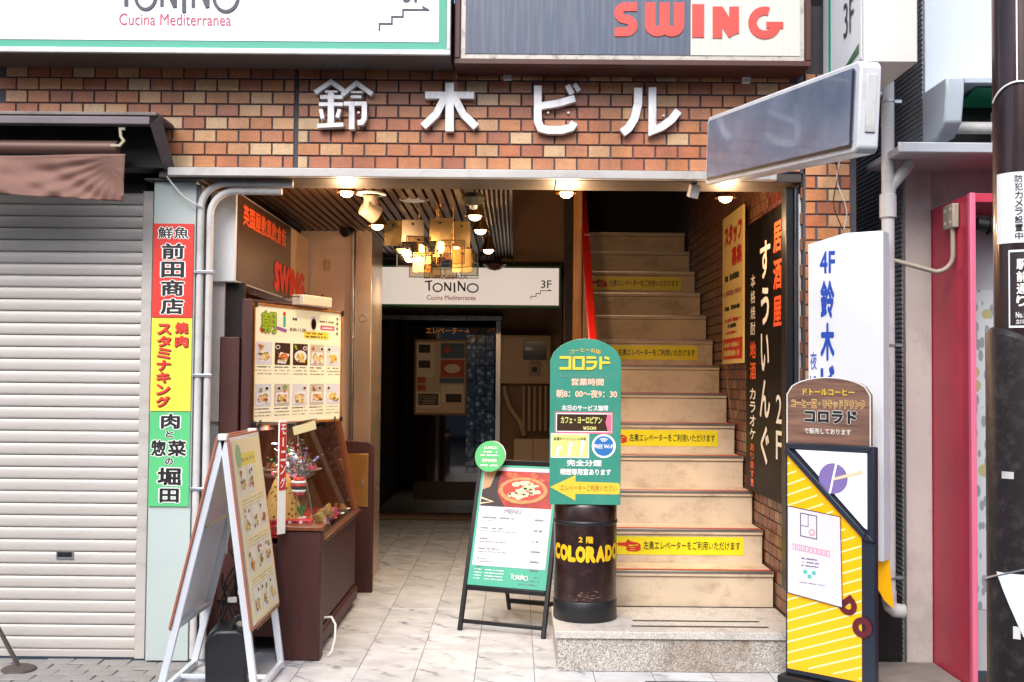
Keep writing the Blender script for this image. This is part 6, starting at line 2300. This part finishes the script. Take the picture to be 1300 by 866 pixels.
# ==================================================================  RIGHT NEIGHBOUR
nbd = thing('neighbour_building', 'pale neighbouring building with dark ribbed side wall and red portal on the right', 'building', (0, 0, 0))
LX = 2.09
cr = MB()
zz = 0.0
pc = 0.026
N_ = int(5.2 / pc)
for i in range(N_):
    z0 = i * pc
    y0 = 5.60 if z0 > 2.66 else 5.905
    cr.add([(LX, y0, z0), (LX - 0.006, y0, z0 + pc * .3), (LX - 0.006, y0, z0 + pc * .7), (LX, y0, z0 + pc), (LX, 7.6, z0), (LX - 0.006, 7.6, z0 + pc * .3), (LX - 0.006, 7.6, z0 + pc * .7), (LX, 7.6, z0 + pc)],
           [(0, 1, 5, 4), (1, 2, 6, 5), (2, 3, 7, 6), (3, 0, 4, 7), (0, 3, 2, 1)], CORR)
cr.box(LX, 5.92, 0, LX + 0.05, 7.6, 5.2, CORR)
cc_ = cr.build('ribbed_wall', nbd, smooth=0)
cc_['kind'] = 'stuff'
MB().box(LX + 0.003, 5.87, 0.0, 2.233, 5.918, 3.0, OFFW).build('pale_pillar', nbd, bevel=0.004)
MB().box(2.235, 5.90, 2.445, 3.4, 5.95, 3.0, OFFW).build('upper_wall', nbd)
MB().box(LX + 0.002, 5.58, 2.90, 3.6, 5.86, 5.2, M('white_cladding', '#cdd5dc', 0.4, var=0.04, dirt=0.1, ds=3)).build('white_cladding', nbd, bevel=0.004)
MB().box(1.79, 7.6, 0, 2.2, 7.7, 5.2, DARKIN).build('gap_wall', nbd)
MB().box(2.236, 5.405, 0.0, 2.258, 5.89, 2.44, CRIMSON).build('red_side', nbd, bevel=0.003)
MB().box(2.234, 5.37, 0.0, 2.262, 5.403, 2.445, M('pink_edge', '#e2708c', 0.4, var=0.06)).build('pink_edge', nbd, bevel=0.004)
MB().box(2.264, 5.39, 2.40, 3.4, 5.88, 2.445, CRIMSON).build('red_head', nbd, bevel=0.003)
MB().box(2.264, 5.80, 2.0, 3.4, 5.84, 2.398, M('pale_panel', '#b8b4b6', 0.5, var=0.08)).build('upper_panel', nbd)


def leafpaper():
    m, n, l, p = base('leaf_wallpaper')
    tc = n.new('ShaderNodeTexCoord')
    mp = n.new('ShaderNodeMapping')
    mp.inputs['Rotation'].default_value = (0, 0.6, 0)
    mp.inputs['Scale'].default_value = (1, 1, 0.42)
    l.new(tc.outputs['Object'], mp.inputs[0])
    v = n.new('ShaderNodeTexVoronoi')
    v.inputs['Scale'].default_value = 30
    l.new(mp.outputs[0], v.inputs['Vector'])
    c = ramp(n, l, v.outputs['Distance'], [(0.36, lin('#8a9296')), (0.42, lin('#c4c9cb'))])
    v2 = n.new('ShaderNodeTexVoronoi')
    v2.inputs['Scale'].default_value = 6
    l.new(tc.outputs['Object'], v2.inputs['Vector'])
    k_ = ramp(n, l, v2.outputs['Distance'], [(0.20, g(1)), (0.23, g(0))])
    c = mixc(n, l, k_, c, lin('#b0a878'))
    l.new(c, p.inputs['Base Color'])
    p.inputs['Roughness'].default_value = 0.5
    return m


MB().box(2.264, 5.78, 0.32, 3.4, 5.799, 1.998, leafpaper()).build('leaf_panel', nbd)
MB().box(2.264, 5.78, 0.0, 3.4, 5.799, 0.317, MATS['pale_panel']).build('lower_panel', nbd)
MB().tube([(2.292, 5.44, 2.30), (2.35, 5.44, 2.29)], 0.035, BLACK, 12).tube([(2.35, 5.44, 2.29), (2.42, 5.44, 2.285)], 0.045, BLACK, 12).build('knob', nbd, bevel=0.004)
MB().box(1.80, 5.20, 0.0, 2.232, 5.868, 0.02, CONC).box(2.0, 5.15, 0.0, 2.27, 5.25, 0.035, CONC).build('plinth', nbd, bevel=0.006)
MB().box(1.80, 5.88, 0.0, 2.07, 5.94, 0.36, BLACK).build('void_shade_block', nbd)  # black block standing in for the unlit void at the gap's foot
# gutter canopy
gt = thing('gutter', 'grey metal gutter edge above the red portal', 'gutter', (0, 5.36, 0))
gz_ = at(1200, 189, 5.4)[1]
gx0 = at(1137, 189, 5.4)[0]
MB().box(gx0, 0, gz_ - 0.03, 3.4, 0.5, gz_ + 0.008, M('gutter_grey', '#c2c3c8', 0.35, 0.3, var=0.1, dirt=0.2)).build('tray', gt, bevel=0.008)
MB().box(gx0 - 0.005, -0.012, gz_ - 0.028, 3.4, -0.001, gz_ + 0.022, MATS['gutter_grey']).build('lip', gt, bevel=0.004)
# downpipe
dp = thing('downpipe', 'pale vertical downpipe with an elbow and joint at the building gap', 'pipe', (0, 5.55, 0))
xq = at(1128, 500, 5.55)[0]
zt = at(1128, 105, 5.55)[1]
zb = at(1128, 762, 5.55)[1]
MB().tube([(xq, 0, zb), (xq, 0, zt)], 0.032, PVC, 20).build('pipe', dp)
MB().tube([(xq, 0, zb + 0.05), (xq, 0, zb), (xq + 0.006, 0, zb - 0.03), (xq + 0.03, 0, zb - 0.05), (xq + 0.075, 0, zb - 0.055)], 0.036, PVC, 16).build('elbow', dp)
zj = at(1128, 262, 5.55)[1]
MB().tube([(xq, 0, zj - 0.06), (xq, 0, zj + 0.06)], 0.042, PVC, 20).build('joint', dp, bevel=0.003)
e = at(1157, 200, 5.55)
MB().tube([(e[0], 0, e[1] + 0.03), (e[0], 0, e[1] - 0.01), (e[0] - 0.03, 0, e[1] - 0.06), (xq + 0.015, 0, zj + 0.1), (xq, 0, zj + 0.03)], 0.03, PVC, 16).build('branch', dp)
for py_ in (129, 438, 733):
    zz = at(1128, py_, 5.55)[1]
    MB().tube([(xq, 0, zz - 0.006), (xq, 0, zz + 0.006)], 0.037, ALU, 20).box(xq, -0.006, zz - 0.008, xq + 0.07, 0.006, zz + 0.008, ALU).build('clamp', dp)
# junction box with conduit
jb = thing('junction_box', 'beige electrical box with a curved conduit on the red side panel', 'electrical box', (2.234, 5.50, 2.29))
MB().box(-0.035, 0.0, 0, -0.001, 0.13, 0.125, M('beige_box', '#a39c8c', 0.5)).build('box', jb, bevel=0.006)
for y in (0.03, 0.10):
    MB().tube([(-0.038, y, 0.03), (-0.035, y, 0.03)], 0.01, PVC, 10).tube([(-0.038, y, 0.095), (-0.035, y, 0.095)], 0.01, PVC, 10).build('screw', jb)
pts = [(-0.018, 0.04, 0.0), (-0.018, 0.04, -0.14)]
for i in range(1, 7):
    a = i * PI / 12
    pts.append((-0.018 - 0.08 * (1 - math.cos(a)), 0.04 + 0.02 * i / 6, -0.14 - 0.08 * math.sin(a)))
pts.append((xq - 2.234, 0.06, -0.155))
MB().tube(pts, 0.012, MATS['beige_box'], 10).build('conduit', jb)
# awning cassette
ac = thing('green_awning', 'white awning cassette with green cloth above the gutter on the right', 'awning', (2.075, 5.26, 0))
z0, z1 = at(1185, 165, 5.2)[1], at(1185, 93, 5.2)[1]
MB().prism([(0, 0.0, z1), (0, 0.0, z1 - 0.07), (0, 0.03, z0 + 0.06), (0, 0.12, z0), (0, 0.315, z0), (0, 0.315, z1)], (0.09, 0, 0), M('cassette_white', '#b9c2cc', 0.4, var=0.05)).build('end_cap', ac, bevel=0.01)
MB().box(0.091, 0.0, z1 - 0.03, 1.5, 0.315, z1, MATS['cassette_white']).build('top_cover', ac, bevel=0.005)
MB().prism([(0.17, 0.05, z1 - 0.035), (0.17, 0.3, z0 + 0.2), (1.5, 0.3, z0 + 0.2), (1.5, 0.05, z1 - 0.15)], (0, 0.003, 0.003), M('green_cloth', '#1f8a66', 0.7)).build('cloth', ac)
MB().tube([(0.10, 0.15, z0 + 0.06), (1.5, 0.15, z0 + 0.06)], 0.03, PVC, 14).build('roller', ac)
for x in (0.30, 0.36):
    MB().box(x, 0.1, z0 - 0.02, x + 0.035, 0.2, z0 + 0.15, PVC).build('arm', ac, bevel=0.005)
MB().box(0.091, 0.30, z0, 1.5, 0.314, z1 - 0.031, BLACK).build('back', ac)

# ==================================================================  UTILITY POLE
pc_x, pY = 1.845, 4.0
up = thing('utility_pole', 'dark bronze street pole with white stickers at the right edge', 'pole', (pc_x, pY, 0))
rp = pc_x - at(1264, 430, 4.0)[0]
rl = pc_x - at(1255, 600, 4.0)[0]
zs = at(1290, 440, 4.0)[1]
MB().tube([(0, 0, zs - 0.1), (0, 0, 5.0)], rp, BRONZE, 40).build('shaft', up)
sh = MB()
n_ = 40
vs, fs = [], []
for k_ in range(n_):
    a = 2 * PI * k_ / n_
    x_, y_ = rl * math.cos(a), rl * math.sin(a)
    ztop = zs + 0.03 - 0.10 * (x_ / rl + 0.2) * 0.5
    vs += [(x_, y_, 0), (x_, y_, ztop - 0.02), (x_ * .86, y_ * .86, ztop)]
for k_ in range(n_):
    a, b = 3 * k_, 3 * ((k_ + 1) % n_)
    fs += [(a, b, b + 1, a + 1), (a + 1, b + 1, b + 2, a + 2)]
vs.append((0, 0, zs))
for k_ in range(n_):
    fs.append((3 * k_ + 2, 3 * ((k_ + 1) % n_) + 2, len(vs) - 1))
MB().add(vs, fs, M('dark_sheath', '#1c1518', 0.45, var=0.3, vs=8, dirt=0.15, ds=20, dirtcol='#8a807a')).build('sheath', up)


def curved(parent, name, r_, a0, a1, z0, z1, m, n__=14):
    vs, fs = [], []
    for i in range(n__ + 1):
        a = a0 + (a1 - a0) * i / n__
        vs += [(r_ * math.sin(a), -r_ * math.cos(a), z0), (r_ * math.sin(a), -r_ * math.cos(a), z1)]
    for i in range(n__):
        fs.append((2 * i, 2 * i + 2, 2 * i + 3, 2 * i + 1))
    return MB().add(vs, fs, m).build(name, parent, recalc=False)


faceA = -math.atan2(pc_x, pY)   # angle on the pole that faces the camera
zA, zB_ = at(1285, 218, 3.92)[1], at(1285, 308, 3.92)[1]
s1 = thing('pole_sticker', 'white sticker with black vertical lettering around the bronze pole', 'sticker', (pc_x, pY, 0))
curved(s1, 'sheet', rp + 0.0015, faceA - 0.95, faceA + 1.2, zB_, zA, WHITE, 24)
for i, c_ in enumerate('防犯カメラ設置中'):
    z1 = zA - 0.012 - i * (zA - zB_ - 0.02) / 8
    ctext(s1, c_, rp + 0.003, faceA - 0.02, 0.28, z1 - 0.026, z1, INK, 0.015)
mbk = MB()
s2 = thing('pole_street_plate', 'dark street name sticker with white frame on the bronze pole', 'sticker', (pc_x, pY, 0))
zC, zD_ = at(1285, 317, 3.92)[1], at(1285, 416, 3.92)[1]
curved(s2, 'sheet', rp + 0.0015, faceA - 0.42, faceA + 1.2, zD_, zC, WHITE, 24)
curved(s2, 'dark_face', rp + 0.0025, faceA - 0.36, faceA + 1.1, zD_ + 0.008, zC - 0.008, M('plate_brown', '#2c2024', 0.4), 24)
for i, c_ in enumerate('駅前通り'):
    z1 = zC - 0.035 - i * 0.044
    ctext(s2, c_, rp + 0.004, faceA + 0.06, 0.34, z1 - 0.036, z1, LWHITE, 0.035)
ctext(s2, 'No.16', rp + 0.004, faceA + 0.06, 0.42, zD_ + 0.036, zD_ + 0.056, LWHITE, 0.02)
ctext(s2, '立川市', rp + 0.004, faceA + 0.06, 0.42, zD_ + 0.014, zD_ + 0.030, LWHITE, 0.02)
pcb = MB()
a = faceA - 0.05
pr_ = rp + 0.006
pcb.tube([(pr_ * math.sin(a), -pr_ * math.cos(a), 5.0), (pr_ * math.sin(a), -pr_ * math.cos(a), at(1283, 104, 3.92)[1])], 0.003, LWHITE, 6)
zz = at(1283, 104, 3.92)[1]
pcb.tube([(pr_ * math.sin(faceA + (q_ - 8) * 0.14), -pr_ * math.cos(faceA + (q_ - 8) * 0.14), zz - 0.0009 * (q_ - 8) ** 2) for q_ in range(17)], 0.004, LWHITE, 6)
pcb.build('tie_wire', up)
# metal band and papers on the sheath
zz = at(1275, 735, 3.9)[1]
MB().tube([((rl + 0.004) * math.sin(faceA + (q_ - 8) * 0.2), -(rl + 0.004) * math.cos(faceA + (q_ - 8) * 0.2), zz + 0.008 * (q_ - 4)) for q_ in range(17)], 0.004, ALU, 6).build('band', up)
sf = thing('torn_paper', 'torn white paper sheet stuck low on the dark pole sheath', 'paper', (pc_x, pY, 0))
zp0, zp1 = at(1280, 730, 3.88)[1], at(1280, 808, 3.88)[1]
vs = []
fs = []
N_ = 8
for i in range(N_ + 1):
    u = i / N_
    a = faceA - 0.72 + u * 1.5
    r_ = rl + 0.006
    zbt = zp0 - (zp0 - zp1) * min(1.0, u * 2.0)
    vs += [(r_ * math.sin(a), -r_ * math.cos(a), zbt - 0.004), (r_ * math.sin(a), -r_ * math.cos(a), zp0)]
for i in range(N_):
    fs.append((2 * i, 2 * i + 2, 2 * i + 3, 2 * i + 1))
MB().add(vs, fs, WHITE).build('sheet', sf, recalc=False)
curved(up, 'tape', rl + 0.003, faceA - 0.55, faceA - 0.2, at(1280, 609, 3.88)[1], at(1280, 600, 3.88)[1], PVC)
curved(up, 'small_label', rl + 0.003, faceA - 0.25, faceA - 0.05, at(1280, 813, 3.88)[1], at(1280, 797, 3.88)[1], WHITEP)
